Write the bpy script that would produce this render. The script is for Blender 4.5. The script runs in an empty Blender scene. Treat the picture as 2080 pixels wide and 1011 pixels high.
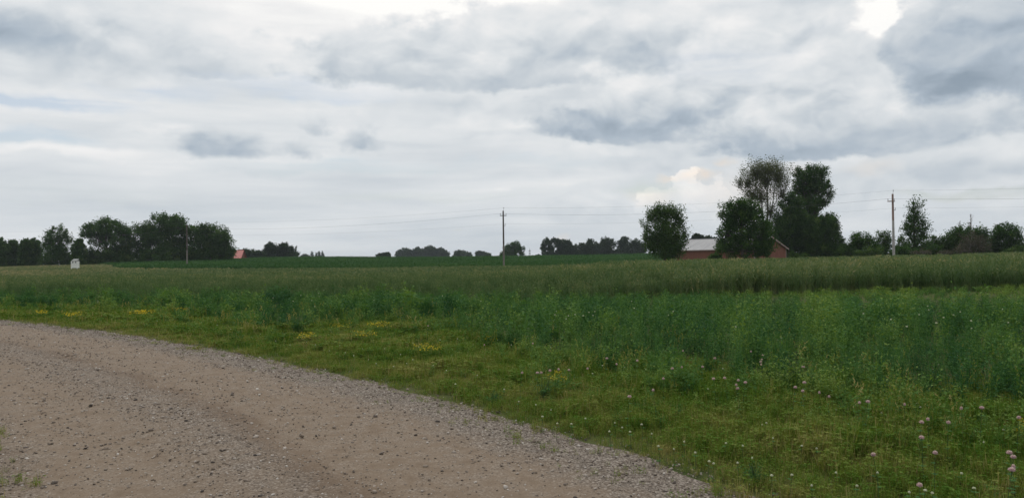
import bpy, math, random
import numpy as np
from mathutils import Vector, Matrix

rng = np.random.default_rng(7)
random.seed(7)
R = math.radians
scene = bpy.context.scene
col = scene.collection

# ------------------------------------------------------------------ camera
EYE = np.array([0.0, 0.0, 1.6])
FPX, CX, CY = 1542.0, 1040.0, 505.5          # focal length and centre in photograph pixels
PITCH, ROLL = R(0.76), R(0.77)
_f = np.array([0, math.cos(PITCH), math.sin(PITCH)])
_r0 = np.array([1.0, 0, 0]); _u0 = np.cross(_r0, _f)
_u = math.cos(ROLL) * _u0 + math.sin(ROLL) * _r0
_r = math.cos(ROLL) * _r0 - math.sin(ROLL) * _u0
cam_data = bpy.data.cameras.new("camera")
cam_data.sensor_width = 36.0
cam_data.lens = FPX / 2080 * 36.0
cam_data.clip_start = 0.05
cam_data.clip_end = 8000
cam = bpy.data.objects.new("camera", cam_data)
col.objects.link(cam)
cam.matrix_world = Matrix(((_r[0], _u[0], -_f[0], EYE[0]), (_r[1], _u[1], -_f[1], EYE[1]),
                           (_r[2], _u[2], -_f[2], EYE[2]), (0, 0, 0, 1)))
scene.camera = cam


def ray(px, py):
    return _f + (px - CX) / FPX * _r - (py - CY) / FPX * _u


def at(px, py, y):                       # the place seen at a photograph pixel, y metres ahead
    d = ray(px, py)
    return EYE + d * (y / d[1])


def on_ground(px, py, z=0.0):            # the place on the level z
    d = ray(px, py)
    return EYE + d * ((z - EYE[2]) / d[2])


def srgb(r, g, b):
    f = lambda c: c / 12.92 if c <= 0.04045 else ((c + 0.055) / 1.055) ** 2.4
    return (f(r / 255), f(g / 255), f(b / 255), 1.0)


# ------------------------------------------------------------------ render settings, exposure
scene.view_settings.view_transform = 'Standard'
scene.view_settings.look = 'None'
scene.view_settings.exposure = 0.0
scene.view_settings.gamma = 1.0
scene.view_settings.use_curve_mapping = False
scene.render.engine = 'CYCLES'
scene.cycles.max_bounces = 6
scene.cycles.diffuse_bounces = 3
scene.cycles.glossy_bounces = 2
scene.cycles.transmission_bounces = 4
scene.cycles.volume_bounces = 0
scene.cycles.transparent_max_bounces = 8

# ------------------------------------------------------------------ sky and sun
SUN_EL, SUN_AZ = R(52), R(-12)           # azimuth from straight ahead, to the left
world = bpy.data.worlds.new("World")
scene.world = world
world.use_nodes = True


class Nodes:
    """small helper that chains shader nodes"""
    def __init__(s, tree):
        s.t = tree; s.n = tree.nodes; s.l = tree.links

    def new(s, kind, **kw):
        n = s.n.new(kind)
        for k, v in kw.items():
            setattr(n, k, v)
        return n

    def put(s, sock, v):
        if hasattr(v, 'is_output'):
            s.l.new(v, sock)
        else:
            sock.default_value = v

    def math(s, op, a, b=0.0, c=0.0, clamp=False):
        n = s.new('ShaderNodeMath', operation=op, use_clamp=clamp)
        for i, v in enumerate((a, b, c)):
            s.put(n.inputs[i], v)
        return n.outputs[0]

    def vec(s, op, a, b=(0, 0, 0), out=0):
        n = s.new('ShaderNodeVectorMath', operation=op)
        s.put(n.inputs[0], a); s.put(n.inputs[1], b)
        return n.outputs[out]

    def scale(s, a, k):
        n = s.new('ShaderNodeVectorMath', operation='SCALE')
        s.put(n.inputs[0], a); s.put(n.inputs['Scale'], k)
        return n.outputs[0]

    def xyz(s, x, y, z):
        n = s.new('ShaderNodeCombineXYZ')
        for i, v in enumerate((x, y, z)):
            s.put(n.inputs[i], v)
        return n.outputs[0]

    def noise(s, v, scale, detail=4.0, rough=0.5, lac=2.0, dist=0.0, color=False):
        n = s.new('ShaderNodeTexNoise')
        s.put(n.inputs['Vector'], v); s.put(n.inputs['Scale'], scale)
        n.inputs['Detail'].default_value = detail
        n.inputs['Roughness'].default_value = rough
        n.inputs['Lacunarity'].default_value = lac
        n.inputs['Distortion'].default_value = dist
        return n.outputs[1 if color else 0]

    def ramp01(s, v, a, b, lo=0.0, hi=1.0, smooth=True):
        n = s.new('ShaderNodeMapRange', interpolation_type='SMOOTHSTEP' if smooth else 'LINEAR')
        s.put(n.inputs[0], v)
        for i, k in enumerate((a, b, lo, hi)):
            s.put(n.inputs[i + 1], k)
        return n.outputs[0]

    def ramp(s, v, stops):
        n = s.new('ShaderNodeValToRGB')
        s.put(n.inputs[0], v)
        e = n.color_ramp.elements
        while len(e) < len(stops):
            e.new(0.5)
        for el, (p, c) in zip(e, stops):
            el.position = p; el.color = c
        return n.outputs[0]

    def mix(s, f, a, b, blend='MIX'):
        n = s.new('ShaderNodeMix', data_type='RGBA', blend_type=blend)
        s.put(n.inputs[0], f); s.put(n.inputs[6], a); s.put(n.inputs[7], b)
        return n.outputs[2]


def build_sky():
    N = Nodes(world.node_tree)
    N.n.clear()
    out = N.new('ShaderNodeOutputWorld')
    bg = N.new('ShaderNodeBackground')
    STR = 0.10
    bg.inputs[1].default_value = STR
    N.l.new(bg.outputs[0], out.inputs[0])
    sky = N.new('ShaderNodeTexSky', sky_type='NISHITA', sun_disc=False)
    sky.sun_elevation = SUN_EL
    sky.sun_rotation = SUN_AZ
    sky.air_density = 1.0; sky.dust_density = 1.5
    d = N.new('ShaderNodeTexCoord').outputs['Generated']
    sep = N.new('ShaderNodeSeparateXYZ'); N.l.new(d, sep.inputs[0])
    x, y, z = sep.outputs
    az = N.math('MULTIPLY', N.math('ARCTAN2', x, y), 57.29578)
    el = N.math('MULTIPLY', N.math('ARCSINE', z), 57.29578)
    zp = N.math('ADD', N.math('MAXIMUM', z, 0.0), 0.10)
    plane = N.xyz(N.math('DIVIDE', x, zp), N.math('DIVIDE', y, zp), 0.0)      # a cloud layer overhead
    ae = N.xyz(az, el, 0.0)
    # two sizes of billow push the cloud shapes about
    w0 = N.vec('SUBTRACT', N.noise(d, 4.0, 2.0, 0.45, color=True), (0.5, 0.5, 0.5))
    w1 = N.vec('SUBTRACT', N.noise(N.vec('MULTIPLY', d, (1, 1, 1.6)), 8.0, 3.0, 0.5, color=True), (0.5, 0.5, 0.5))
    w2 = N.vec('SUBTRACT', N.noise(N.vec('MULTIPLY', d, (1, 1, 1.4)), 30.0, 5.0, 0.55, color=True), (0.5, 0.5, 0.5))
    warp = N.vec('ADD', N.vec('MULTIPLY', w1, (6.0, 2.6, 0.0)), N.vec('MULTIPLY', w2, (2.2, 1.3, 0.0)))
    p = N.vec('ADD', ae, warp)

    def ang(px, py):
        v = ray(px, py); v = v / np.linalg.norm(v)
        return math.degrees(math.atan2(v[0], v[1])), math.degrees(math.asin(v[2]))

    def blob(acc, px, py, rx, ry, amp, edge=(1.25, 0.25), src=p):
        a, e = ang(px, py)
        k = 0.0372 * math.cos(R(a)) ** 1.0
        q = N.vec('MULTIPLY', N.vec('SUBTRACT', src, (a, e, 0)), (1 / (rx * k), 1 / (ry * 0.0372), 0))
        w = N.ramp01(N.vec('LENGTH', q, out=1), edge[0], edge[1])
        return N.math('MULTIPLY_ADD', w, amp, acc)

    # layered stratus, drawn out sideways
    st = N.noise(N.vec('ADD', N.vec('MULTIPLY', ae, (0.045, 0.36, 0)), N.scale(w0, 0.9)), 1.0, 5.0, 0.5)
    st2 = N.noise(N.vec('ADD', N.vec('ADD', N.vec('MULTIPLY', ae, (0.09, 1.15, 0)), (0, 0, 3.7)), N.scale(w1, 0.5)), 1.0, 6.0, 0.55)
    pq = N.vec('ADD', ae, N.vec('ADD', N.vec('MULTIPLY', w0, (4.0, 1.4, 0.0)), N.vec('MULTIPLY', w2, (1.6, 1.0, 0.0))))
    lump = N.noise(N.vec('MULTIPLY', pq, (0.10, 0.20, 0)), 1.0, 4.5, 0.50)
    lump_s = N.noise(N.vec('ADD', N.vec('MULTIPLY', pq, (0.10, 0.20, 0)), (-0.05, 0.16, 0)), 1.0, 4.5, 0.50)
    relief = N.math('SUBTRACT', lump, lump_s)
    # where the heaped clouds stand: upper right
    heap = 0.0
    for b in ((1250, 130, 620, 190, 0.9), (1800, 230, 520, 200, 0.9), (150, 70, 420, 110, 0.8), (1480, 250, 360, 110, 0.5),
              (2300, 200, 400, 300, 0.6), (-400, 60, 400, 150, 0.6)):
        heap = blob(heap, *b[:4], b[4], edge=(1.3, 0.55))
    high = N.ramp01(el, 20.0, 34.0)
    heap = N.math('MAXIMUM', heap, N.math('MULTIPLY', high, 0.6))
    heap = N.math('MINIMUM', heap, 1.0)
    B = N.ramp01(el, 0.0, 14.0, 0.815, 0.895, smooth=False)
    flat = N.math('SUBTRACT', 1.0, N.math('MULTIPLY', heap, 0.75))
    B = N.math('ADD', B, N.math('MULTIPLY', N.math('MULTIPLY_ADD', st, 0.34, -0.160), flat))
    B = N.math('ADD', B, N.math('MULTIPLY', N.math('MULTIPLY_ADD', st2, 0.12, -0.056), flat))
    B = N.math('ADD', B, N.math('MULTIPLY', relief, N.math('MULTIPLY', heap, 0.42)))
    B = N.math('ADD', B, N.math('MULTIPLY', N.math('MULTIPLY_ADD', lump, 0.22, -0.12), heap))
    for b in SKY_BLOBS:
        B = blob(B, *b)
    # heaped cloud banks: pale tops, grey flat bases
    rag = N.noise(N.vec('MULTIPLY', d, (1, 1, 1.5)), 16.0, 7.0, 0.58)
    rag_s = N.noise(N.vec('MULTIPLY', d, (1, 1, 1.2)), 48.0, 6.0, 0.60)
    body = N.noise(N.vec('ADD', N.vec('MULTIPLY', d, (1, 1, 1.7)), N.scale(w1, 0.10)), 13.0, 5.0, 0.50)
    body_s = N.noise(N.vec('ADD', N.vec('MULTIPLY', d, (1, 1, 1.7)), N.vec('ADD', N.scale(w1, 0.10), (-0.012, 0.0, 0.030))), 13.0, 5.0, 0.50)
    bulge = N.math('SUBTRACT', body, body_s)
    for (px, py, rx, rt, rb, top, bot, soft, op) in CLOUD_BANKS:
        a, e = ang(px, py)
        k = 0.0372 * math.cos(R(a))
        q = N.vec('SUBTRACT', pq, (a, e, 0))
        sq = N.new('ShaderNodeSeparateXYZ'); N.l.new(q, sq.inputs[0])
        qx = N.math('MULTIPLY', sq.outputs[0], 1 / (rx * k))
        qy = N.math('ADD', N.math('MULTIPLY', N.math('MAXIMUM', sq.outputs[1], 0.0), 1 / (rt * 0.0372)),
                    N.math('MULTIPLY', N.math('MINIMUM', sq.outputs[1], 0.0), 1 / (rb * 0.0372)))
        r = N.vec('LENGTH', N.xyz(qx, qy, 0.0), out=1)
        f = N.math('ADD', N.math('SUBTRACT', 1.0, r), N.math('MULTIPLY_ADD', rag_s, 1.9, -0.95) if rx < 80 else N.math('MULTIPLY_ADD', rag, 1.25, -0.55))
        m = N.math('MULTIPLY', N.ramp01(f, 0.0, soft), op)
        v = N.math('ADD', qy, N.math('MULTIPLY_ADD', body, 1.5, -0.75))
        val = N.math('MULTIPLY_ADD', bulge, 0.26, N.ramp01(v, -0.25, 0.85, bot, top))
        B = N.math('ADD', N.math('MULTIPLY', B, N.math('SUBTRACT', 1.0, m)), N.math('MULTIPLY', val, m))
    warm = 0.0
    for b in ((1432, 360, 30, 13, 0.9), (1384, 368, 24, 9, 0.8), (1330, 392, 70, 22, 0.45), (1466, 330, 20, 12, 0.7),
              (1500, 400, 90, 60, 0.35), (1150, 482, 26, 10, 0.5), (1760, 350, 60, 20, 0.4), (1620, 345, 40, 18, 0.4)):
        warm = blob(warm, *b, edge=(1.3, 0.1))
    B = N.math('MULTIPLY_ADD', warm, 0.075, B)
    # tint of the cloud by its brightness
    c = N.ramp(N.ramp01(B, 0.60, 1.04, smooth=False), (
        (0.00, srgb(146, 160, 174)), (0.23, srgb(175, 187, 199)), (0.45, srgb(203, 210, 216)),
        (0.63, srgb(222, 226, 229)), (0.82, srgb(240, 240, 240)), (1.0, srgb(256, 255, 252))))
    c = N.mix(warm, c, N.mix(1.0, c, srgb(255, 243, 232), 'MULTIPLY'))
    c = N.mix(1.0, c, (1 / STR, 1 / STR, 1 / STR, 1), 'MULTIPLY')
    # thin places where the blue shows
    gap = 0.0
    for b in ((60, 205, 230, 18, 0.95), (20, 280, 150, 18, 0.95), (640, 182, 220, 22, 0.5), (330, 190, 140, 16, 0.35),
              (1330, 385, 100, 22, 0.65), (680, 335, 260, 18, 0.45), (1100, 330, 220, 14, 0.22), (850, 400, 300, 14, 0.2),
              (1960, 398, 150, 10, 0.4), (200, 385, 220, 22, 0.18), (1480, 130, 150, 40, 0.18)):
        gap = blob(gap, *b, edge=(1.3, 0.0))
    gap = N.math('ADD', gap, N.ramp01(N.noise(plane, 1.3, 5.0, 0.55), 0.60, 0.80, 0.0, 0.18))
    gap = N.math('MULTIPLY', gap, N.ramp01(st2, 0.30, 0.62, 1.5, 0.5))
    blue = N.mix(1.0, sky.outputs[0], (SKY_K, SKY_K, SKY_K, 1), 'MULTIPLY')
    c = N.mix(N.math('MINIMUM', gap, 0.7), c, blue)
    # the ground side of the world
    c = N.mix(N.ramp01(el, -1.5, -0.2), srgb(60, 70, 50)[:3] + (1,), c)
    N.l.new(c, bg.inputs[0])


SKY_K = 0.9
SKY_BLOBS = (
    (890, -5, 300, 75, 0.16), (700, 55, 300, 60, 0.05), (560, 95, 260, 45, 0.03), (1060, -10, 60, 22, 0.10),
    (1812, 30, 90, 45, 0.30, (1.2, 0.5)), (30, 100, 46, 14, 0.07), (120, 305, 190, 16, 0.055), (330, 268, 110, 10, 0.04),
    (640, 338, 240, 13, -0.035), (1000, 268, 200, 12, -0.03), (1250, 300, 300, 22, 0.03), (1200, 360, 200, 20, 0.03),
)
# centre x, base y, half width, reach up, reach down (photograph pixels); pale top, grey base; edge softness, thickness
CLOUD_BANKS = (
    (130, 75, 340, 110, 80, 0.90, 0.75, 0.9, 0.85), (20, 50, 190, 50, 45, 0.76, 0.68, 0.8, 0.8), (430, 142, 120, 26, 16, 0.86, 0.80, 0.7, 0.8),
    (1190, 425, 150, 48, 40, 0.89, 0.83, 0.5, 0.7), (1330, 412, 66, 32, 30, 0.97, 0.88, 0.28, 0.9), (1408, 405, 74, 54, 40, 1.00, 0.87, 0.22, 0.95),
    (1510, 430, 110, 90, 50, 0.90, 0.84, 0.6, 0.7), (1760, 400, 200, 70, 40, 0.89, 0.82, 0.7, 0.8),
    (1030, 150, 440, 140, 36, 0.90, 0.77, 0.35, 0.97), (1180, 128, 190, 50, 26, 0.86, 0.76, 0.8, 0.7), (1500, 135, 320, 135, 34, 0.92, 0.74, 0.5, 0.95),
    (1620, 170, 200, 110, 60, 0.94, 0.85, 0.7, 0.8), (1440, 254, 380, 130, 34, 0.90, 0.68, 0.32, 0.97), (1740, 284, 350, 150, 30, 0.90, 0.69, 0.36, 0.95),
    (1900, 240, 230, 110, 60, 0.89, 0.80, 0.7, 0.8),
    (1990, 335, 200, 60, 30, 0.87, 0.77, 0.7, 0.8), (1890, 95, 85, 130, 80, 0.85, 0.76, 0.35, 0.95), (2070, 135, 230, 170, 70, 0.79, 0.655, 0.45, 0.97),
    (2450, 150, 300, 150, 60, 0.85, 0.68, 0.5, 0.9), (-400, 90, 300, 130, 60, 0.88, 0.72, 0.5, 0.9),
    (457, 300, 92, 58, 28, 0.86, 0.69, 0.6, 0.92), (597, 304, 66, 42, 18, 0.85, 0.74, 1.0, 0.85), (640, 256, 58, 36, 18, 0.85, 0.75, 1.0, 0.85),
    (738, 292, 66, 78, 22, 0.85, 0.73, 1.0, 0.9), (1010, 388, 22, 9, 6, 0.93, 0.88, 0.6, 0.7),
)
build_sky()

sun_data = bpy.data.lights.new("sun", 'SUN')
sun_data.energy = 1.25
sun_data.angle = R(14)
sun_data.color = (1.0, 0.96, 0.90)
sun = bpy.data.objects.new("sun", sun_data)
col.objects.link(sun)
_sd = Vector((math.sin(SUN_AZ) * math.cos(SUN_EL), math.cos(SUN_AZ) * math.cos(SUN_EL), math.sin(SUN_EL)))
sun.rotation_euler = _sd.to_track_quat('Z', 'Y').to_euler()


# ------------------------------------------------------------------ building helpers
def tag(o, label=None, cat=None, group=None, kind=None):
    if label: o['label'] = label
    if cat: o['category'] = cat
    if group: o['group'] = group
    if kind: o['kind'] = kind
    return o


def empty(name, loc, label, cat, group=None, rz=0.0):
    o = bpy.data.objects.new(name, None)
    o.empty_display_size = 0.2
    col.objects.link(o)
    o.location = [float(v) for v in loc]
    o.rotation_euler = (0, 0, rz)
    return tag(o, label, cat, group)


def raw_mesh(name, V, F, tint=None, extra=None, smooth=False):
    """numpy vertices and equal-sided faces -> mesh"""
    V = np.asarray(V, dtype=np.float32); F = np.asarray(F, dtype=np.int32)
    me = bpy.data.meshes.new(name)
    k = F.shape[1]
    me.vertices.add(len(V)); me.vertices.foreach_set('co', V.ravel())
    me.loops.add(F.size); me.loops.foreach_set('vertex_index', F.ravel())
    me.polygons.add(len(F)); me.polygons.foreach_set('loop_start', np.arange(0, F.size, k, dtype=np.int32))
    if smooth:
        me.polygons.foreach_set('use_smooth', np.ones(len(F), dtype=bool))
    if tint is not None:
        a = me.attributes.new('tint', 'FLOAT', 'POINT'); a.data.foreach_set('value', np.asarray(tint, dtype=np.float32))
    for nm, arr in (extra or {}).items():
        a = me.attributes.new(nm, 'FLOAT', 'POINT'); a.data.foreach_set('value', np.asarray(arr, dtype=np.float32))
    me.update(calc_edges=True)
    return me


def link(name, me, mat=None, parent=None):
    o = bpy.data.objects.new(name, me)
    col.objects.link(o)
    if mat is not None and not me.materials:
        me.materials.append(mat)
    if parent is not None:
        o.parent = parent
    return o


class MB:
    """collects polygons of any size for one mesh"""
    def __init__(s): s.v = []; s.f = []

    def add(s, vs, fs):
        b = len(s.v); s.v += [tuple(map(float, q)) for q in vs]; s.f += [[b + i for i in q] for q in fs]

    def box(s, c, size, rz=0.0):
        hx, hy, hz = (k / 2 for k in size); ca, sa = math.cos(rz), math.sin(rz)
        vs = []
        for dz in (-hz, hz):
            for dx, dy in ((-hx, -hy), (hx, -hy), (hx, hy), (-hx, hy)):
                vs.append((c[0] + dx * ca - dy * sa, c[1] + dx * sa + dy * ca, c[2] + dz))
        s.add(vs, [(3, 2, 1, 0), (4, 5, 6, 7), (0, 1, 5, 4), (1, 2, 6, 5), (2, 3, 7, 6), (3, 0, 4, 7)])

    def tube(s, pts, rad, sides=8, cap=True):
        pts = [np.array(q, float) for q in pts]
        rings = []
        for i, q in enumerate(pts):
            t = pts[min(i + 1, len(pts) - 1)] - pts[max(i - 1, 0)]
            t = t / (np.linalg.norm(t) + 1e-9)
            a = np.cross(t, (0, 0, 1.0) if abs(t[2]) < 0.9 else (1.0, 0, 0)); a /= np.linalg.norm(a)
            b = np.cross(t, a)
            r = rad[i] if hasattr(rad, '__len__') else rad
            rings.append([q + r * (math.cos(2 * math.pi * k / sides) * a + math.sin(2 * math.pi * k / sides) * b) for k in range(sides)])
        vs = [v for rg in rings for v in rg]
        fs = []
        for i in range(len(pts) - 1):
            for k in range(sides):
                k2 = (k + 1) % sides
                fs.append((i * sides + k, i * sides + k2, (i + 1) * sides + k2, (i + 1) * sides + k))
        if cap:
            fs.append(tuple(range(sides))[::-1]); n = (len(pts) - 1) * sides
            fs.append(tuple(n + k for k in range(sides)))
        s.add(vs, fs)

    def lathe(s, prof, c=(0, 0, 0), sides=10):
        vs = []; fs = []
        for r, z in prof:
            for k in range(sides):
                a = 2 * math.pi * k / sides
                vs.append((c[0] + r * math.cos(a), c[1] + r * math.sin(a), c[2] + z))
        for i in range(len(prof) - 1):
            for k in range(sides):
                k2 = (k + 1) % sides
                fs.append((i * sides + k, i * sides + k2, (i + 1) * sides + k2, (i + 1) * sides + k))
        s.add(vs, fs)

    def build(s, name, mat, parent=None, smooth=False):
        me = bpy.data.meshes.new(name)
        me.from_pydata(s.v, [], s.f); me.update()
        if smooth:
            for pl in me.polygons: pl.use_smooth = True
        return link(name, me, mat, parent)


# ------------------------------------------------------------------ materials
def new_mat(name):
    m = bpy.data.materials.new(name)
    m.use_nodes = True
    m.node_tree.nodes.clear()
    N = Nodes(m.node_tree)
    out = N.new('ShaderNodeOutputMaterial')
    return m, N, out


def leaf_mat(name, stops, trans=0.3, rough=0.75, spec=0.06, var=0.0, vscale=0.4, gain=1.16):
    m, N, out = new_mat(name)
    t = N.new('ShaderNodeAttribute', attribute_name='tint').outputs['Fac']
    if var:
        pos = N.new('ShaderNodeNewGeometry').outputs['Position']
        n = N.noise(pos, vscale, 4.0, 0.55)
        t = N.math('ADD', t, N.math('MULTIPLY_ADD', n, var * 2, -var))
    c = N.ramp(t, [(p, tuple(min(0.8, k * gain) for k in q) + (1,)) for p, q in stops])
    b = N.new('ShaderNodeBsdfPrincipled')
    N.l.new(c, b.inputs['Base Color'])
    b.inputs['Roughness'].default_value = rough
    b.inputs['Specular IOR Level'].default_value = spec
    tr = N.new('ShaderNodeBsdfTranslucent')
    N.l.new(N.mix(1.0, c, (1.25, 1.3, 0.6, 1), 'MULTIPLY'), tr.inputs[0])
    mx = N.new('ShaderNodeMixShader')
    mx.inputs[0].default_value = trans
    N.l.new(b.outputs[0], mx.inputs[1]); N.l.new(tr.outputs[0], mx.inputs[2])
    N.l.new(mx.outputs[0], out.inputs[0])
    return m


def plain_mat(name, c1, c2, scale=3.0, rough=0.8, metal=0.0, bump=0.0, stretch=(1, 1, 1), spec=0.3, detail=6.0):
    m, N, out = new_mat(name)
    co = N.new('ShaderNodeTexCoord').outputs['Object']
    v = N.vec('MULTIPLY', co, stretch)
    n = N.noise(v, scale, detail, 0.6)
    c = N.ramp(n, [(0.3, tuple(c1) + (1,)), (0.7, tuple(c2) + (1,))])
    b = N.new('ShaderNodeBsdfPrincipled')
    N.l.new(c, b.inputs['Base Color'])
    b.inputs['Roughness'].default_value = rough
    b.inputs['Metallic'].default_value = metal
    b.inputs['Specular IOR Level'].default_value = spec
    if bump:
        bp = N.new('ShaderNodeBump'); bp.inputs['Strength'].default_value = bump; bp.inputs['Distance'].default_value = 0.02
        N.l.new(n, bp.inputs['Height']); N.l.new(bp.outputs[0], b.inputs['Normal'])
    N.l.new(b.outputs[0], out.inputs[0])
    return m


# ------------------------------------------------------------------ lie of the land
def sstep(a, b, t):
    t = np.clip((np.asarray(t, float) - a) / (b - a), 0, 1)
    return t * t * (3 - 2 * t)


def gz(x, y):
    x = np.asarray(x, float); y = np.asarray(y, float)
    hill = 1.9 * sstep(135, 290, y) * (1 - 0.75 * sstep(310, 620, y)) * sstep(-165, -75, x) * (1 - 0.6 * sstep(90, 200, x))
    left = 0.75 * sstep(-25, -80, x) * sstep(70, 190, y)
    right = 0.45 * sstep(30, 75, x) * sstep(60, 110, y)
    roll = 0.05 * np.sin(x * 0.21 + 1.3) * np.sin(y * 0.17) * sstep(14, 30, y)
    return hill + left + right + roll


# the gravel road: its right edge in plan, and the width
EDGE_PX = [(1505, 1011), (1397, 969), (1250, 922), (1100, 880), (935, 826), (820, 796), (660, 759), (550, 736), (440, 714), (293, 688), (183, 671), (60, 657), (0, 651)]
edge = [on_ground(*q)[:2] for q in EDGE_PX]
edge = [np.array([7.5, -5.0]), np.array([4.4, 0.2]), np.array([2.6, 3.2])] + edge + [np.array([-22.5, 25.6]), np.array([-36.0, 29.5]), np.array([-70.0, 34.0])]
edge = np.array(edge)
_s = np.concatenate([[0], np.cumsum(np.linalg.norm(np.diff(edge, axis=0), axis=1))])
_ss = np.arange(0, _s[-1], 0.25)
EDGE = np.stack([np.interp(_ss, _s, edge[:, k]) for k in (0, 1)], 1)
for _ in range(14):
    EDGE[1:-1] = 0.25 * EDGE[:-2] + 0.5 * EDGE[1:-1] + 0.25 * EDGE[2:]
_t = np.gradient(EDGE, axis=0); _t /= np.linalg.norm(_t, axis=1)[:, None]
ENRM = np.stack([-_t[:, 1], _t[:, 0]], 1)              # to the road's inside (left)
ROAD_W = 4.27


def road_coord(x, y):
    """signed distance inside the road from its right edge (negative on the verge), nearest index"""
    P = np.stack([np.ravel(x), np.ravel(y)], 1)
    out = np.empty(len(P)); idx = np.empty(len(P), int)
    for i in range(0, len(P), 20000):
        q = P[i:i + 20000]
        d2 = ((q[:, None, :] - EDGE[None]) ** 2).sum(2)
        j = d2.argmin(1)
        out[i:i + 20000] = ((q - EDGE[j]) * ENRM[j]).sum(1); idx[i:i + 20000] = j
    return out, idx


def wob(x, y, s=1.0, seed=0.0):
    """cheap smooth noise, about -1..1"""
    x = np.asarray(x) * s; y = np.asarray(y) * s
    return (np.sin(x * 1.7 + 2.1 * np.sin(y * 0.9 + seed) + seed) + np.sin(y * 2.3 + 1.7 * np.sin(x * 1.1 + 2 * seed) + 3.1 * seed)
            + 0.6 * np.sin(x * 4.1 + y * 3.3 + seed * 5)) / 2.6


def pl(pts, x):
    pts = sorted(pts)
    return np.interp(x, [q[0] for q in pts], [q[1] for q in pts])


# where the tall green plants begin (x, y), and where the grain begins and ends
WEED_FRONT = [(-40, 36), (-24, 31), (-18.9, 27.5), (-11.2, 24.0), (-7.5, 20.0), (-5.6, 16.6), (-4.5, 18.4), (-2.6, 18.6), (-1.2, 16.6), (-0.4, 13.6),
              (0.45, 11.0), (1.5, 10.0), (2.4, 10.2), (2.9, 8.8), (3.3, 7.4), (4.2, 7.9), (5.0, 7.1), (7, 5.4), (10, 4.0), (14, 1.0), (40, -20)]
GRAIN_FRONT = [(-60, 40), (-24, 32.5), (-10, 29), (0, 27), (8, 29.5), (25, 31), (60, 36)]
GRAIN_BACK = [(-90, 78), (-40, 66), (-10, 60), (8, 64), (24, 92), (40, 106), (120, 106)]

# ------------------------------------------------------------------ ground sheet
def build_ground():
    def graded(a, b, near, far, n0, n1):
        return np.unique(np.concatenate([np.linspace(a, -far, n1), np.linspace(-far, -near, n0), np.linspace(-near, near, 60),
                                         np.linspace(near, far, n0), np.linspace(far, b, n1)]))
    xs = graded(-2200, 2200, 30, 260, 60, 24)
    ys = np.unique(np.concatenate([np.linspace(-120, -10, 8), np.linspace(-10, 60, 70), np.linspace(60, 330, 90), np.linspace(330, 2400, 50)]))
    X, Y = np.meshgrid(xs, ys)
    Z = gz(X, Y)
    V = np.stack([X.ravel(), Y.ravel(), Z.ravel()], 1)
    nx = len(xs); ii, jj = np.meshgrid(np.arange(len(ys) - 1), np.arange(nx - 1), indexing='ij')
    a = (ii * nx + jj).ravel()
    F = np.stack([a, a + 1, a + nx + 1, a + nx], 1)
    m, N, out = new_mat("soil and turf")
    pos = N.new('ShaderNodeNewGeometry').outputs['Position']
    n1 = N.noise(pos, 1.3, 8.0, 0.65)
    n2 = N.noise(pos, 14.0, 5.0, 0.6)
    n3 = N.noise(N.vec('MULTIPLY', pos, (0.05, 0.05, 0)), 1.0, 5.0, 0.55)
    c = N.ramp(n1, [(0.3, (0.040, 0.060, 0.014, 1)), (0.55, (0.075, 0.085, 0.025, 1)), (0.75, (0.095, 0.090, 0.040, 1))])
    c = N.mix(N.ramp01(n2, 0.45, 0.75, 0, 0.5), c, (0.035, 0.030, 0.018, 1))
    sp = N.new('ShaderNodeSeparateXYZ'); N.l.new(pos, sp.inputs[0])
    far = N.ramp(n3, [(0.35, (0.045, 0.075, 0.022, 1)), (0.65, (0.085, 0.100, 0.030, 1))])
    c = N.mix(N.ramp01(sp.outputs[1], 50.0, 80.0), c, far)
    b = N.new('ShaderNodeBsdfPrincipled'); N.l.new(c, b.inputs['Base Color'])
    b.inputs['Roughness'].default_value = 0.95; b.inputs['Specular IOR Level'].default_value = 0.1
    bp = N.new('ShaderNodeBump'); bp.inputs['Strength'].default_value = 0.5; bp.inputs['Distance'].default_value = 0.03
    N.l.new(n2, bp.inputs['Height']); N.l.new(bp.outputs[0], b.inputs['Normal'])
    N.l.new(b.outputs[0], out.inputs[0])
    o = link("ground", raw_mesh("ground", V, F, smooth=True), m)
    tag(o, "earth and turf of the open farmland", "ground", kind='structure')


build_ground()

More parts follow.
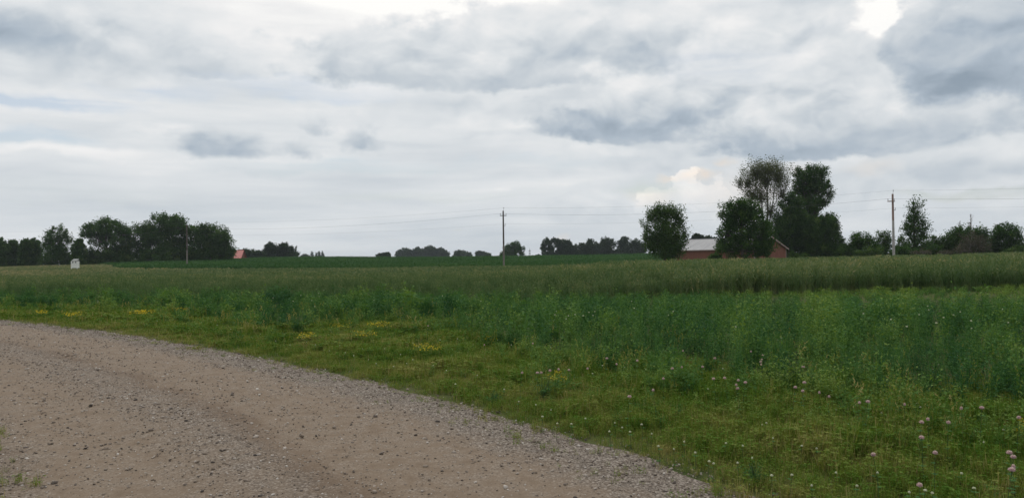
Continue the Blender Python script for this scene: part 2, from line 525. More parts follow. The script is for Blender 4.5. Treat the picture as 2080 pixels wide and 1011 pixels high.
# ------------------------------------------------------------------ gravel road
def build_road():
    cross = np.linspace(-0.25, ROAD_W + 0.25, 60)
    n = len(EDGE); k = len(cross)
    P = EDGE[:, None, :] + ENRM[:, None, :] * cross[None, :, None]
    u = np.clip(cross / ROAD_W, -0.1, 1.1)
    rut = -0.022 * np.exp(-((u - 0.40) / 0.07) ** 2) - 0.022 * np.exp(-((u - 0.78) / 0.07) ** 2)
    z = 0.045 * (1 - (2 * u - 1) ** 2) + rut
    z = np.maximum(z, -0.02) + 0.006
    X, Y = P[..., 0], P[..., 1]
    Z = gz(X, Y) + z[None, :] + 0.006 * wob(X, Y, 2.2, 1.0)
    Z[:, 0] = gz(X[:, 0], Y[:, 0]) - 0.03; Z[:, -1] = gz(X[:, -1], Y[:, -1]) - 0.03
    V = np.stack([X, Y, Z], 2).reshape(-1, 3)
    ii, jj = np.meshgrid(np.arange(n - 1), np.arange(k - 1), indexing='ij')
    a = (ii * k + jj).ravel()
    F = np.stack([a, a + k, a + k + 1, a + 1], 1)
    across = np.tile(u, n)
    m, N, out = new_mat("packed gravel")
    pos = N.new('ShaderNodeNewGeometry').outputs['Position']
    ac = N.new('ShaderNodeAttribute', attribute_name='across').outputs['Fac']
    wv = N.noise(pos, 0.8, 5.0, 0.6)
    ac = N.math('ADD', ac, N.math('MULTIPLY_ADD', wv, 0.16, -0.08))
    fine = N.noise(pos, 60.0, 6.0, 0.7)
    mid = N.noise(pos, 5.0, 7.0, 0.65)
    big = N.noise(pos, 0.5, 4.0, 0.5)
    tan = N.ramp(mid, [(0.30, (0.148, 0.106, 0.070, 1)), (0.52, (0.216, 0.161, 0.111, 1)), (0.75, (0.272, 0.210, 0.150, 1))])
    tan = N.mix(N.ramp01(fine, 0.35, 0.75, 0.0, 0.6), tan, (0.19, 0.145, 0.11, 1))
    vor = N.new('ShaderNodeTexVoronoi'); N.put(vor.inputs['Vector'], pos); vor.inputs['Scale'].default_value = 62.0
    vor.inputs['Randomness'].default_value = 1.0
    bw = N.new('ShaderNodeRGBToBW'); N.l.new(vor.outputs['Color'], bw.inputs[0])
    grit = N.ramp(bw.outputs[0], [(0.15, (0.072, 0.058, 0.046, 1)), (0.4, (0.175, 0.145, 0.117, 1)), (0.65, (0.268, 0.227, 0.187, 1)), (0.9, (0.40, 0.352, 0.305, 1))])
    grit = N.mix(N.ramp01(vor.outputs['Distance'], 0.35, 0.75, 0.0, 0.7), grit, (0.10, 0.078, 0.06, 1))
    # loose stone lies on the right shoulder, between the wheel tracks and at the left edge
    loose = N.ramp01(ac, 0.24, 0.06)
    loose = N.math('MAXIMUM', loose, N.math('MULTIPLY', N.math('MULTIPLY', N.ramp01(ac, 0.48, 0.56), N.ramp01(ac, 0.76, 0.60)), 0.45))
    loose = N.math('MAXIMUM', loose, N.math('MULTIPLY', N.ramp01(ac, 0.86, 0.98), 0.5))
    loose = N.math('ADD', N.math('MULTIPLY', loose, 0.85), N.ramp01(mid, 0.38, 0.66, 0.05, 0.50))
    c = N.mix(N.math('MINIMUM', loose, 1.0), tan, grit)
    damp = N.math('MULTIPLY', N.ramp01(ac, 0.44, 0.50), N.ramp01(ac, 0.58, 0.51))
    damp = N.math('MAXIMUM', damp, N.math('MULTIPLY', N.ramp01(ac, 0.90, 1.02), 0.8))
    damp = N.math('MULTIPLY', damp, N.ramp01(big, 0.35, 0.6, 0.15, 0.60))
    c = N.mix(damp, c, N.mix(1.0, c, (0.62, 0.55, 0.50, 1), 'MULTIPLY'))
    b = N.new('ShaderNodeBsdfPrincipled'); N.l.new(c, b.inputs['Base Color'])
    b.inputs['Roughness'].default_value = 0.92; b.inputs['Specular IOR Level'].default_value = 0.15
    h = N.math('ADD', N.math('MULTIPLY', N.math('SUBTRACT', 1.0, vor.outputs['Distance']), N.math('MULTIPLY_ADD', loose, 0.8, 0.2)), N.math('MULTIPLY', fine, 0.5))
    bp = N.new('ShaderNodeBump'); bp.inputs['Strength'].default_value = 0.7; bp.inputs['Distance'].default_value = 0.012
    N.l.new(h, bp.inputs['Height']); N.l.new(bp.outputs[0], b.inputs['Normal'])
    N.l.new(b.outputs[0], out.inputs[0])
    o = link("gravel_road", raw_mesh("gravel_road", V, F, extra={'across': across}, smooth=True), m)
    tag(o, "tan packed gravel road curving away to the left", "road", kind='structure')
    return z, cross


ROAD_Z, ROAD_CROSS = build_road()


def replicate(templates, pos, scale, rz, tint, tilt=None, which=None, tvar=1.0):
    """copies of small template meshes merged into one array set: templates [(V,F,T)], quads or tris throughout"""
    n = len(pos)
    if which is None:
        which = rng.integers(0, len(templates), n)
    scale = np.broadcast_to(np.asarray(scale, float), (n,)) if np.ndim(scale) < 2 else np.asarray(scale)
    Vs, Fs, Ts = [], [], []
    base = 0
    for k, (tv, tf, tt) in enumerate(templates):
        m = np.where(which == k)[0]
        if not len(m): continue
        tv = np.asarray(tv, float)
        sc = scale[m]
        v = tv[None] * (sc[:, None, None] if sc.ndim == 1 else sc[:, None, :])
        if tilt is not None:
            tx = tilt[m, 0][:, None]; ty = tilt[m, 1][:, None]
            v = v.copy(); zz = v[..., 2].copy(); v[..., 0] += tx * zz; v[..., 1] += ty * zz
        c = np.cos(rz[m])[:, None]; s = np.sin(rz[m])[:, None]
        x = v[..., 0] * c - v[..., 1] * s; y = v[..., 0] * s + v[..., 1] * c
        v = np.stack([x, y, v[..., 2]], 2) + np.asarray(pos)[m][:, None, :]
        f = np.asarray(tf)[None] + (base + np.arange(len(m)) * len(tv))[:, None, None]
        Vs.append(v.reshape(-1, 3)); Fs.append(f.reshape(-1, np.shape(tf)[1]))
        Ts.append((np.asarray(tint)[m][:, None] + tvar * np.asarray(tt)[None]).ravel())
        base += len(m) * len(tv)
    return np.concatenate(Vs).astype(np.float32), np.concatenate(Fs).astype(np.int32), np.concatenate(Ts).astype(np.float32)


def merge(parts):
    Vs, Fs, Ts, b = [], [], [], 0
    for v, f, t in parts:
        Vs.append(v); Fs.append(f + b); Ts.append(t); b += len(v)
    return np.concatenate(Vs), np.concatenate(Fs), np.concatenate(Ts)


def stones():
    g = (1 + 5 ** 0.5) / 2
    iv = np.array([(-1, g, 0), (1, g, 0), (-1, -g, 0), (1, -g, 0), (0, -1, g), (0, 1, g), (0, -1, -g), (0, 1, -g), (g, 0, -1), (g, 0, 1), (-g, 0, -1), (-g, 0, 1)]) / 1.9
    ifc = np.array([(0, 11, 5), (0, 5, 1), (0, 1, 7), (0, 7, 10), (0, 10, 11), (1, 5, 9), (5, 11, 4), (11, 10, 2), (10, 7, 6), (7, 1, 8),
                    (3, 9, 4), (3, 4, 2), (3, 2, 6), (3, 6, 8), (3, 8, 9), (4, 9, 5), (2, 4, 11), (6, 2, 10), (8, 6, 7), (9, 8, 1)])
    tv = []
    for k in range(10):
        v = iv * (1 + 0.30 * rng.standard_normal((12, 1))) * np.array([1.0, rng.uniform(0.6, 0.95), rng.uniform(0.4, 0.7)])
        tv.append((v, ifc, np.zeros(12)))
    # candidates by distance along the road, thinned by the bands of loose stone
    n = 560000
    j = rng.integers(0, len(EDGE), n)
    keep = (EDGE[j, 1] > 3.5) & (EDGE[j, 1] < 30)
    j = j[keep]
    cr = rng.uniform(-0.35, ROAD_W + 0.2, len(j)) - 0.35 * (rng.random(len(j)) < 0.04)
    P = EDGE[j] + ENRM[j] * cr[:, None] + rng.normal(0, 0.12, (len(j), 2))
    u = cr / ROAD_W + 0.05 * wob(P[:, 0], P[:, 1], 1.1, 4.0)
    dens = 0.36 + 0.60 * sstep(0.28, 0.06, u) * sstep(-0.09, 0.02, u) + 0.42 * sstep(0.48, 0.56, u) * sstep(0.74, 0.64, u) + 0.35 * sstep(0.86, 0.97, u)
    dens *= 0.75 + 0.5 * wob(P[:, 0], P[:, 1], 2.5, 2.0)
    dist = np.hypot(P[:, 0], P[:, 1])
    dens *= np.clip((9.0 / dist) ** 1.1, 0.2, 1.0)
    ok = (rng.random(len(P)) < dens * 0.95) & (np.abs(P[:, 0]) < 0.75 * P[:, 1] + 0.8)
    P = P[ok]; u = u[ok]; dist = dist[ok]; cr = cr[ok]
    size = 0.0060 * np.exp(rng.normal(0, 0.50, len(P))) * (1 + 0.04 * np.clip(dist - 7, 0, 14))
    size = np.clip(size, 0.003, 0.024)
    zc = np.interp(cr, ROAD_CROSS, ROAD_Z)
    z = gz(P[:, 0], P[:, 1]) + zc + 0.006 * wob(P[:, 0], P[:, 1], 2.2, 1.0) + size * 0.15
    V, F, T = replicate(tv, np.stack([P[:, 0], P[:, 1], z], 1), size, rng.uniform(0, 6.28, len(P)), rng.random(len(P)), tilt=rng.normal(0, 0.3, (len(P), 2)))
    m, N, out = new_mat("loose stone")
    t = N.new('ShaderNodeAttribute', attribute_name='tint').outputs['Fac']
    c = N.ramp(t, [(0.0, (0.065, 0.054, 0.047, 1)), (0.15, (0.135, 0.110, 0.092, 1)), (0.4, (0.205, 0.163, 0.127, 1)), (0.6, (0.27, 0.22, 0.177, 1)),
                   (0.8, (0.345, 0.295, 0.25, 1)), (0.93, (0.41, 0.36, 0.315, 1)), (1.0, (0.54, 0.50, 0.45, 1))])
    b = N.new('ShaderNodeBsdfPrincipled'); N.l.new(c, b.inputs['Base Color']); b.inputs['Roughness'].default_value = 0.85
    b.inputs['Specular IOR Level'].default_value = 0.25
    N.l.new(b.outputs[0], out.inputs[0])
    o = link("loose_gravel", raw_mesh("loose_gravel", V, F, T), m)
    tag(o, "loose grey and tan stones scattered along the gravel road", "gravel", kind='stuff')


stones()


# ------------------------------------------------------------------ plant templates
def blade(h, w, lean, az, base=(0, 0), curl=0.5, segs=2, t0=0.0, t1=0.0):
    """a narrow ribbon; returns V, F, T"""
    d = np.array([math.cos(az), math.sin(az)]); s = np.array([-d[1], d[0]])
    V, F, T = [], [], []
    for i in range(segs + 1):
        q = i / segs
        out = lean * h * (q ** (1 + curl))
        ww = w * (1 - 0.85 * q ** 1.5) * 0.5
        z = h * q * (1 - 0.25 * lean * q)
        for sg in (-1, 1):
            V.append((base[0] + d[0] * out + s[0] * ww * sg, base[1] + d[1] * out + s[1] * ww * sg, z)); T.append(t0 + (t1 - t0) * q)
    for i in range(segs):
        F.append((2 * i, 2 * i + 1, 2 * i + 3, 2 * i + 2))
    return np.array(V), np.array(F), np.array(T)


def leaf(c, d, length, width, up=None, t=0.0):
    """a lozenge leaf from c along d"""
    d = np.array(d, float); d /= np.linalg.norm(d)
    up = rng.normal(0, 1, 3) if up is None else np.array(up, float)
    s = np.cross(d, up); s /= (np.linalg.norm(s) + 1e-9)
    c = np.array(c, float)
    n = np.cross(s, d)
    V = np.array([c, c + d * length * 0.5 + s * width * 0.5, c + d * length - n * length * 0.15, c + d * length * 0.5 - s * width * 0.5])
    return V, np.array([(0, 1, 2, 3)]), np.full(4, t)


def lawn_tuft(nb, nl, h, w, r, ls):
    parts = []
    for _ in range(nb):
        a = rng.uniform(0, 6.28); q = r * math.sqrt(rng.random()); a2 = rng.uniform(0, 6.28)
        t = rng.normal(0, 0.13) + (0.36 if rng.random() < 0.19 else 0)
        parts.append(blade(h * rng.uniform(0.4, 1.15), w * rng.uniform(0.7, 1.3), rng.uniform(0.05, 0.5), a, (q * math.cos(a2), q * math.sin(a2)), t0=t + 0.1, t1=t))
    for _ in range(nl):
        a2 = rng.uniform(0, 6.28); q = r * math.sqrt(rng.random()); a0 = rng.uniform(0, 6.28)
        z = h * rng.uniform(0.25, 0.75)
        t = rng.normal(-0.08, 0.08)
        for k in range(3):
            a = a0 + k * 2.09
            parts.append(leaf((q * math.cos(a2), q * math.sin(a2), z), (math.cos(a), math.sin(a), 0.15), ls * rng.uniform(0.8, 1.2), ls * 0.8, up=(rng.normal(0, .5), rng.normal(0, .5), 1), t=t))
    return merge(parts)


def weed(h, n_stems, n_leaf, ls, spread, t_top=0.12):
    """bushy upright forb: several stems set with leaflets"""
    parts = []
    for _ in range(n_stems):
        a = rng.uniform(0, 6.28); lean = rng.uniform(0.05, 0.40) * spread; hh = h * rng.uniform(0.65, 1.1)
        parts.append(blade(hh, 0.005 * ls / 0.03, lean, a, (rng.normal(0, 0.03), rng.normal(0, 0.03)), curl=0.3, t0=-0.1, t1=0.05))
        for _ in range(n_leaf):
            q = rng.uniform(0.12, 1.0)
            o = lean * hh * q ** 1.3
            a2 = rng.uniform(0, 6.28)
            c = (math.cos(a) * o + rng.normal(0, .01), math.sin(a) * o + rng.normal(0, .01), hh * q * (1 - .25 * lean * q))
            l = ls * rng.uniform(0.7, 1.35) * (1.1 - 0.45 * q)
            pd = np.array([math.cos(a2), math.sin(a2), rng.uniform(0.0, 0.8)]); pd /= np.linalg.norm(pd)
            st = np.array(c) + pd * l * rng.uniform(0.2, 1.2)
            parts.append(leaf(st, pd + rng.normal(0, .3, 3), l, l * rng.uniform(0.4, 0.6), up=(rng.normal(0, .5), rng.normal(0, .5), 1), t=t_top * (q - 0.5) + rng.normal(0, 0.08)))
    return merge(parts)


def grain(h, n, w, head=0.1):
    """a small sheaf of standing stalks with leaves and drooping seed heads"""
    parts = []
    for _ in range(n):
        b = (rng.normal(0, 0.09), rng.normal(0, 0.09)); a = rng.uniform(0, 6.28); hh = h * rng.uniform(0.75, 1.08); lean = rng.uniform(0.0, 0.18)
        t = rng.normal(0, 0.08)
        parts.append(blade(hh, w, lean, a, b, t0=0.22 + t, t1=0.05 + t))
        for _ in range(2):
            q = rng.uniform(0.3, 0.8); a2 = rng.uniform(0, 6.28)
            v, f, tt = blade(hh * 0.30, w * 1.6, rng.uniform(0.5, 1.3), a2, (b[0] + math.cos(a) * lean * hh * q, b[1] + math.sin(a) * lean * hh * q), t0=t - 0.05, t1=t)
            v = v + np.array([0, 0, hh * q]); parts.append((v, f, tt))
        o = lean * hh
        parts.append(leaf((b[0] + math.cos(a) * o, b[1] + math.sin(a) * o, hh * (1 - .25 * lean)), (math.cos(a) * 0.5, math.sin(a) * 0.5, 0.7), head * rng.uniform(.8, 1.3), w * 2.6, t=0.20 + t))
    return merge(parts)


_TAB = rng.random((3, 257, 263))


def bunch(x, y, c, pull=0.5):
    """draw plants together into clumps about c apart; returns new places and two numbers 0..1 that a clump shares"""
    ca, sa = math.cos(0.62), math.sin(0.62)
    u = x * ca - y * sa + 0.35 * c * wob(x, y, 0.9 / c, 3.3); v = x * sa + y * ca + 0.35 * c * wob(y, x, 0.8 / c, 1.7)
    i = np.floor(u / c).astype(int); j = np.floor(v / c + 0.5 * (i % 2)).astype(int)
    a, b, h = (_TAB[k][i % 257, j % 263] for k in range(3))
    du = (i + 0.2 + 0.6 * a) * c - u; dv = (j - 0.5 * (i % 2) + 0.2 + 0.6 * b) * c - v
    return x + pull * (du * ca + dv * sa), y + pull * (-du * sa + dv * ca), h, (a * 7.31 + b * 3.17) % 1.0


def in_view(x, y, pad=1.5):
    return np.abs(x) < 0.72 * y + pad


def scatter_xy(n, x0, x1, y0, y1):
    return rng.uniform(x0, x1, n), rng.uniform(y0, y1, n)


GREEN_LAWN = [(0.0, (0.030, 0.074, 0.008)), (0.30, (0.070, 0.136, 0.016)), (0.55, (0.128, 0.166, 0.032)), (0.78, (0.205, 0.192, 0.060)), (1.0, (0.34, 0.28, 0.14))]
GREEN_WEED = [(0.0, (0.014, 0.052, 0.024)), (0.35, (0.040, 0.103, 0.035)), (0.6, (0.072, 0.148, 0.040)), (0.85, (0.125, 0.195, 0.046)), (1.0, (0.155, 0.215, 0.055))]
GREEN_GRAIN = [(0.0, (0.030, 0.064, 0.024)), (0.3, (0.056, 0.098, 0.040)), (0.55, (0.090, 0.132, 0.058)), (0.8, (0.138, 0.168, 0.082)), (1.0, (0.26, 0.23, 0.13))]
GREEN_BEAN = [(0.0, (0.016, 0.054, 0.014)), (0.5, (0.030, 0.085, 0.022)), (1.0, (0.065, 0.120, 0.03))]
M_LAWN = leaf_mat("lawn grass", GREEN_LAWN, 0.25, var=0.22, vscale=0.9)
M_WEED = leaf_mat("green weeds", GREEN_WEED, 0.30, var=0.16, vscale=0.5)
M_HAY = leaf_mat("hay grass", GREEN_GRAIN, 0.2, var=0.15, vscale=0.05)
M_GRAIN = leaf_mat("standing grain", GREEN_GRAIN, 0.25, var=0.12, vscale=0.12)
M_BEAN = leaf_mat("bean leaves", GREEN_BEAN, 0.25, var=0.15, vscale=0.05)


def build_lawn():
    groups = []
    # (y0, y1, per m2, template args)
    for y0, y1, per, args, half in ((3.8, 8.5, 640, (13, 4, 0.125, 0.0038, 0.05, 0.017), 7), (8.5, 13.5, 300, (12, 4, 0.115, 0.0055, 0.07, 0.022), 11),
                                    (13.5, 20, 130, (12, 4, 0.125, 0.009, 0.10, 0.034), 16), (20, 34, 50, (12, 3, 0.13, 0.015, 0.16, 0.05), 26)):
        n = int(per * (y1 - y0) * 2 * half)
        x, y = scatter_xy(n, -half, half, y0, y1)
        rc, _ = road_coord(x, y)
        ed = 0.20 * wob(x, y, 1.7, 3.0) + 0.16 * wob(x, y, 5.0, 1.0) + 0.08 * wob(x, y, 13.0, 2.0) + rng.normal(0, 0.05, n)
        right = (rc < -0.02 + ed) & (y < pl(WEED_FRONT, x) + 2.0)
        left = (rc > ROAD_W - 0.1 + ed)
        stray = (rc < 1.0) & (rc > -0.3) & (rng.random(n) < (0.06 + 0.60 * (wob(x, y, 3.5, 6.0) > 0.42)) * np.clip(1.0 - rc, 0, 1) ** 1.8)
        ok = (right | left | stray) & in_view(x, y, 0.8)
        # thin and bare by the stones
        ok &= rng.random(n) < np.where(right, np.clip(0.5 + (-rc) * 0.9, 0.45, 1.0), 1.0)
        x, y, rc = x[ok], y[ok], rc[ok]
        _, _, ch, ct = bunch(x, y, 0.16 if y0 < 8 else 0.24 if y0 < 13 else 0.4, 0.0)
        lush = sstep(0.2, 2.2, -rc) * sstep(0.5, -0.6, y - pl(WEED_FRONT, x) + 1.5)
        sc = rng.uniform(0.6, 1.15, len(x)) * (0.75 + 0.45 * sstep(0.1, 1.5, -rc)) * (1 + 0.25 * wob(x, y, 1.3, 2.0))
        sc = np.where(rc > -0.15, sc * 0.7, sc)
        sc = sc * (0.5 + 0.95 * ch)
        tint = 0.46 + 0.07 * rng.standard_normal(len(x)) + 0.30 * (ct - 0.5) + 0.12 * wob(x, y, 0.8, 0.5) + 0.10 * sstep(-0.7, 0.0, rc) - 0.06 * sstep(1.0, 4.0, -rc)
        tm = [lawn_tuft(*args) for _ in range(7)]
        groups.append(replicate(tm, np.stack([x, y, gz(x, y)], 1), sc, rng.uniform(0, 6.28, len(x)), tint))
    V, F, T = merge(groups)
    o = link("verge_grass", raw_mesh("verge_grass", V, F, T), M_LAWN)
    tag(o, "short olive green grass and clover along the gravel road", "grass", kind='stuff')


def build_clover():
    """ankle-high clover and herbs between the lawn and the tall plants, right foreground"""
    groups = []
    for y0, y1, per, args in ((3.8, 9.0, 96, (0.27, 5, 12, 0.031, 1.3)), (9.0, 14.0, 54, (0.30, 5, 12, 0.036, 1.3)), (14.0, 26.0, 11, (0.32, 5, 11, 0.055, 1.3))):
        half = 9 if y1 < 10 else 13 if y1 < 15 else 20
        n = int(per * (y1 - y0) * 2 * half)
        x, y = scatter_xy(n, -half, half, y0, y1)
        rc, _ = road_coord(x, y)
        dw = pl(WEED_FRONT, x) - y
        ok = in_view(x, y, 0.8) & (rc < -0.7) & (dw > -1.0)
        p = sstep(4.2, 0.3, dw) * 0.95 + 0.06
        p *= np.clip(0.6 + 0.9 * wob(x, y, 1.5, 7.0), 0.04, 1)
        ok &= rng.random(n) < p
        x, y, dw = x[ok], y[ok], dw[ok]
        x, y, ch, ct = bunch(x, y, 0.22 if y0 < 8 else 0.32 if y0 < 13 else 0.5, 0.45)
        sc = (0.52 + 1.2 * ch ** 1.5) * rng.uniform(0.55, 1.15, len(x)) * (0.6 + 0.5 * sstep(3.0, 0.0, dw))
        tint = 0.70 + 0.09 * rng.standard_normal(len(x)) + 0.34 * (ct - 0.5) + 0.10 * wob(x, y, 0.9, 3.0)
        groups.append(replicate([weed(*args) for _ in range(7)], np.stack([x, y, gz(x, y)], 1), sc, rng.uniform(0, 6.28, len(x)), tint))
    V, F, T = merge(groups)
    o = link("clover_ground_cover", raw_mesh("clover_ground_cover", V, F, T), M_WEED)
    tag(o, "leafy green clover and herbs between the mown grass and the tall plants", "clover", kind='stuff')


def build_stalks():
    """thin seeding grass stalks standing over the verge"""
    groups = []
    for y0, y1, per, w, half in ((3.8, 9.0, 38, 0.0022, 9), (9.0, 15.0, 24, 0.0034, 13), (15.0, 30.0, 9, 0.006, 24)):
        n = int(per * (y1 - y0) * 2 * half)
        x, y = scatter_xy(n, -half, half, y0, y1)
        rc, _ = road_coord(x, y)
        dw = pl(WEED_FRONT, x) - y
        ok = in_view(x, y, 0.8) & (rc < 0.05) & (dw > -6) & ((dw > -0.4) | (rng.random(n) < 0.35)) & (rng.random(n) < np.clip(0.12 + 0.55 * (wob(x, y, 1.1, 11.0) > 0.15) * sstep(4.5, 0.5, dw) + 0.25 * sstep(-0.7, -0.1, rc) * sstep(0.2, -0.2, rc), 0, 1))
        x, y, dw, rc = x[ok], y[ok], dw[ok], rc[ok]
        tm = []
        for _ in range(8):
            ps = []
            for _ in range(4):
                a = rng.uniform(0, 6.28); h = rng.uniform(0.55, 1.0); ln = rng.uniform(0.05, 0.35)
                b0 = rng.normal(0, 0.03, 2)
                ps.append(blade(h, w / 0.4, ln, a, b0, t0=0.35, t1=0.62))
                o = ln * h
                tip = np.array([b0[0] + math.cos(a) * o, b0[1] + math.sin(a) * o, h * (1 - .25 * ln)])
                for k in range(5):
                    c = tip + rng.normal(0, 0.012, 3) - np.array([0, 0, 0.05 * k])
                    ps.append(leaf(c, (math.cos(a + k), math.sin(a + k), 1.2), 0.07, 0.020 * w / 0.0022, t=0.70 + rng.normal(0, .05)))
            for _ in range(4):
                ps.append(blade(rng.uniform(0.3, 0.6), w * 2.2 / 0.4, rng.uniform(0.3, 0.9), rng.uniform(0, 6.28), rng.normal(0, 0.03, 2), t0=0.30, t1=0.42))
            tm.append(merge(ps))
        sc = rng.uniform(0.16, 0.40, len(x)) * (0.7 + 0.7 * sstep(3.5, 0.0, dw)) * np.where(rc > -0.5, 0.75, 1.0)
        groups.append(replicate(tm, np.stack([x, y, gz(x, y)], 1), sc, rng.uniform(0, 6.28, len(x)), rng.normal(0.02, 0.10, len(x))))
    V, F, T = merge(groups)
    o = link("seeding_grass", raw_mesh("seeding_grass", V, F, T), M_LAWN)
    tag(o, "thin seeding grass stalks standing in the verge and the tall plants", "grass", kind='stuff')


def build_weeds():
    groups = []
    for y0, y1, per, args, half in ((5.0, 13.0, 48, (0.56, 4, 15, 0.045, 0.9), 12), (13.0, 20.0, 27, (0.62, 4, 12, 0.068, 0.9), 17),
                                    (20.0, 34.0, 15, (0.62, 5, 10, 0.095, 0.9), 28)):
        n = int(per * (y1 - y0) * 2 * half)
        x, y = scatter_xy(n, -half, half, y0, y1)
        dw = y - pl(WEED_FRONT, x) - 0.35 * wob(x, y, 1.6, 2.2)
        ok = in_view(x, y, 1.5) & (dw > 0) & (y < pl(GRAIN_FRONT, x) + 0.6)
        low0 = (x > 8) & (y > pl(GRAIN_FRONT, x) - 6)
        ok &= low0 | (rng.random(n) < np.clip(0.35 + dw * 0.5, 0, 1) * np.clip(0.9 + 0.45 * wob(x, y, 0.9, 5.0), 0.3, 1))
        low = (x > 7 + 2 * rng.random(n)) & (y > pl(GRAIN_FRONT, x) - 1.5 - 5.5 * sstep(6, 18, x))        # the low bright strip before the grain, far right
        x, y, dw, low = x[ok], y[ok], dw[ok], low[ok]
        x, y, ch, ct = bunch(x, y, 0.34 if y0 < 12 else 0.46 if y0 < 19 else 0.62, 0.44)
        sc = (0.58 + 0.72 * ch) * rng.uniform(0.7, 1.12, len(x)) * (0.72 + 0.28 * sstep(0, 2.5, dw)) * (1 + 0.16 * wob(x, y, 0.55, 9.0))
        sc *= 1 - 0.45 * sstep(15, 24, y) * (0.25 + 0.75 * sstep(-5, 7, x))
        sc *= 1 - 0.30 * sstep(19, 25, y) * sstep(4, 12, x)
        sc = np.where(low, sc * 1.12, sc)
        tall = rng.random(len(x)) < 0.06
        sc = np.where(tall, sc * rng.uniform(1.15, 1.45, len(x)), sc)
        tint = 0.40 + 0.08 * rng.standard_normal(len(x)) + 0.46 * (ct - 0.5) + 0.24 * (ch - 0.5) + 0.14 * wob(x, y, 0.8, 1.5) + np.where(low, 0.34, 0.0) + np.where(tall, 0.18, 0.0) - 0.05 * sstep(14, 24, y)
        groups.append(replicate([weed(*args) for _ in range(8)], np.stack([x, y, gz(x, y)], 1), sc, rng.uniform(0, 6.28, len(x)), tint))
    V, F, T = merge(groups)
    o = link("tall_green_plants", raw_mesh("tall_green_plants", V, F, T), M_WEED)
    tag(o, "dense knee-high dark green plants between the verge and the grain", "field plants", kind='stuff')


def build_grain():
    groups = []
    for y0, y1, per, args, half in ((25.5, 42.0, 24, (1.12, 6, 0.017, 0.12), 36), (42.0, 70.0, 7, (1.05, 9, 0.026, 0.16), 56), (70.0, 108.0, 3.2, (1.0, 10, 0.045, 0.22), 84)):
        n = int(per * (y1 - y0) * 2 * half)
        x, y = scatter_xy(n, -half, half, y0, y1)
        fr = pl(GRAIN_FRONT, x) + 0.5 * wob(x, y, 0.9, 4.0) + sstep(6, -4, x) * rng.uniform(0, 1, n) ** 2 * 9
        ok = in_view(x, y, 3) & (y > fr) & (y < pl(GRAIN_BACK, x) + 1.5 * wob(x, y, 0.3, 1.0))
        x, y, fr = x[ok], y[ok], fr[ok]
        x, y, ch, ct = bunch(x, y, 0.5 if y0 < 30 else 0.9 if y0 < 50 else 1.6, 0.35)
        sc = (0.9 + 0.2 * ch) * rng.uniform(0.82, 1.08, len(x)) * (1 + 0.07 * wob(x, y, 0.35, 3.0)) * (0.85 + 0.15 * sstep(0, 3, y - fr))
        right = sstep(-4, 9, x)
        sc *= 0.58 + 0.42 * right + 0.10 * (1 - right) * wob(x, y, 0.6, 6.0)      # short and mixed towards the left
        sc *= 1 - 0.45 * (1 - right) * sstep(7, 0, y - fr)
        tint = 0.46 + 0.08 * rng.standard_normal(len(x)) + 0.26 * (ct - 0.5) + 0.10 * wob(x, y, 0.22, 2.0) + np.where(rng.random(len(x)) < 0.05, 0.3, 0) + 0.04 * sstep(-5, 10, x) - 0.06 - 0.10 * (1 - right) * sstep(55, 30, y)
        groups.append(replicate([grain(*args) for _ in range(8)], np.stack([x, y, gz(x, y)], 1), sc, rng.uniform(0, 6.28, len(x)), tint))
    V, F, T = merge(groups)
    o = link("tall_grain", raw_mesh("tall_grain", V, F, T), M_GRAIN)
    tag(o, "grey green field of waist-high grain reaching to the power poles", "grain field", kind='stuff')


def build_beans():
    # rows of low bushy crop on the far slope, and a mown strip left of it
    x, y = scatter_xy(95000, -190, 190, 138, 320)
    fr = 138 + 24 * sstep(-40, -130, x) + 1.2 * wob(x, y, 0.1, 3.0)
    right_end = 60 + 0.1 * (y - 140)
    ok = in_view(x, y, 6) & (y > fr) & (x < right_end) & (x > -0.51 * y - 4 + 3 * np.sin(y * 0.05))
    x, y, fr = x[ok], y[ok], fr[ok]
    x = np.round(x / 1.5) * 1.5 + rng.normal(0, 0.3, len(x))
    sc = rng.uniform(0.75, 1.2, len(x))
    tint = 0.45 + 0.15 * rng.standard_normal(len(x)) + 0.2 * wob(x, y, 0.05, 1.0)
    V, F, T = replicate([weed(0.85, 3, 5, 0.34, 1.6) for _ in range(6)], np.stack([x, y, gz(x, y)], 1), sc, rng.uniform(0, 6.28, len(x)), tint)
    o = link("bean_crop", raw_mesh("bean_crop", V, F, T), M_BEAN)
    tag(o, "dark green row crop covering the low rise beyond the poles", "bean field", kind='stuff')
    x, y = scatter_xy(60000, -170, 20, 62, 225)
    ok = in_view(x, y, 4) & (y > pl(GRAIN_BACK, x)) & ((y < 136 + 24 * sstep(-40, -130, x)) | (x < -0.51 * y - 3))
    x, y = x[ok], y[ok]
    tint = 0.42 + 0.22 * sstep(-35, -65, x) + 0.12 * rng.standard_normal(len(x)) + 0.15 * wob(x, y, 0.06, 2.0)
    V, F, T = replicate([grain(0.40, 6, 0.06, 0.15) for _ in range(6)], np.stack([x, y, gz(x, y)], 1), rng.uniform(0.6, 1.1, len(x)), rng.uniform(0, 6.28, len(x)), tint)
    o = link("hay_grass", raw_mesh("hay_grass", V, F, T), M_HAY)
    tag(o, "yellowish short hay grass beyond the grain at the foot of the trees", "grass", kind='stuff')


build_lawn(); build_clover(); build_stalks(); build_weeds(); build_grain(); build_beans()
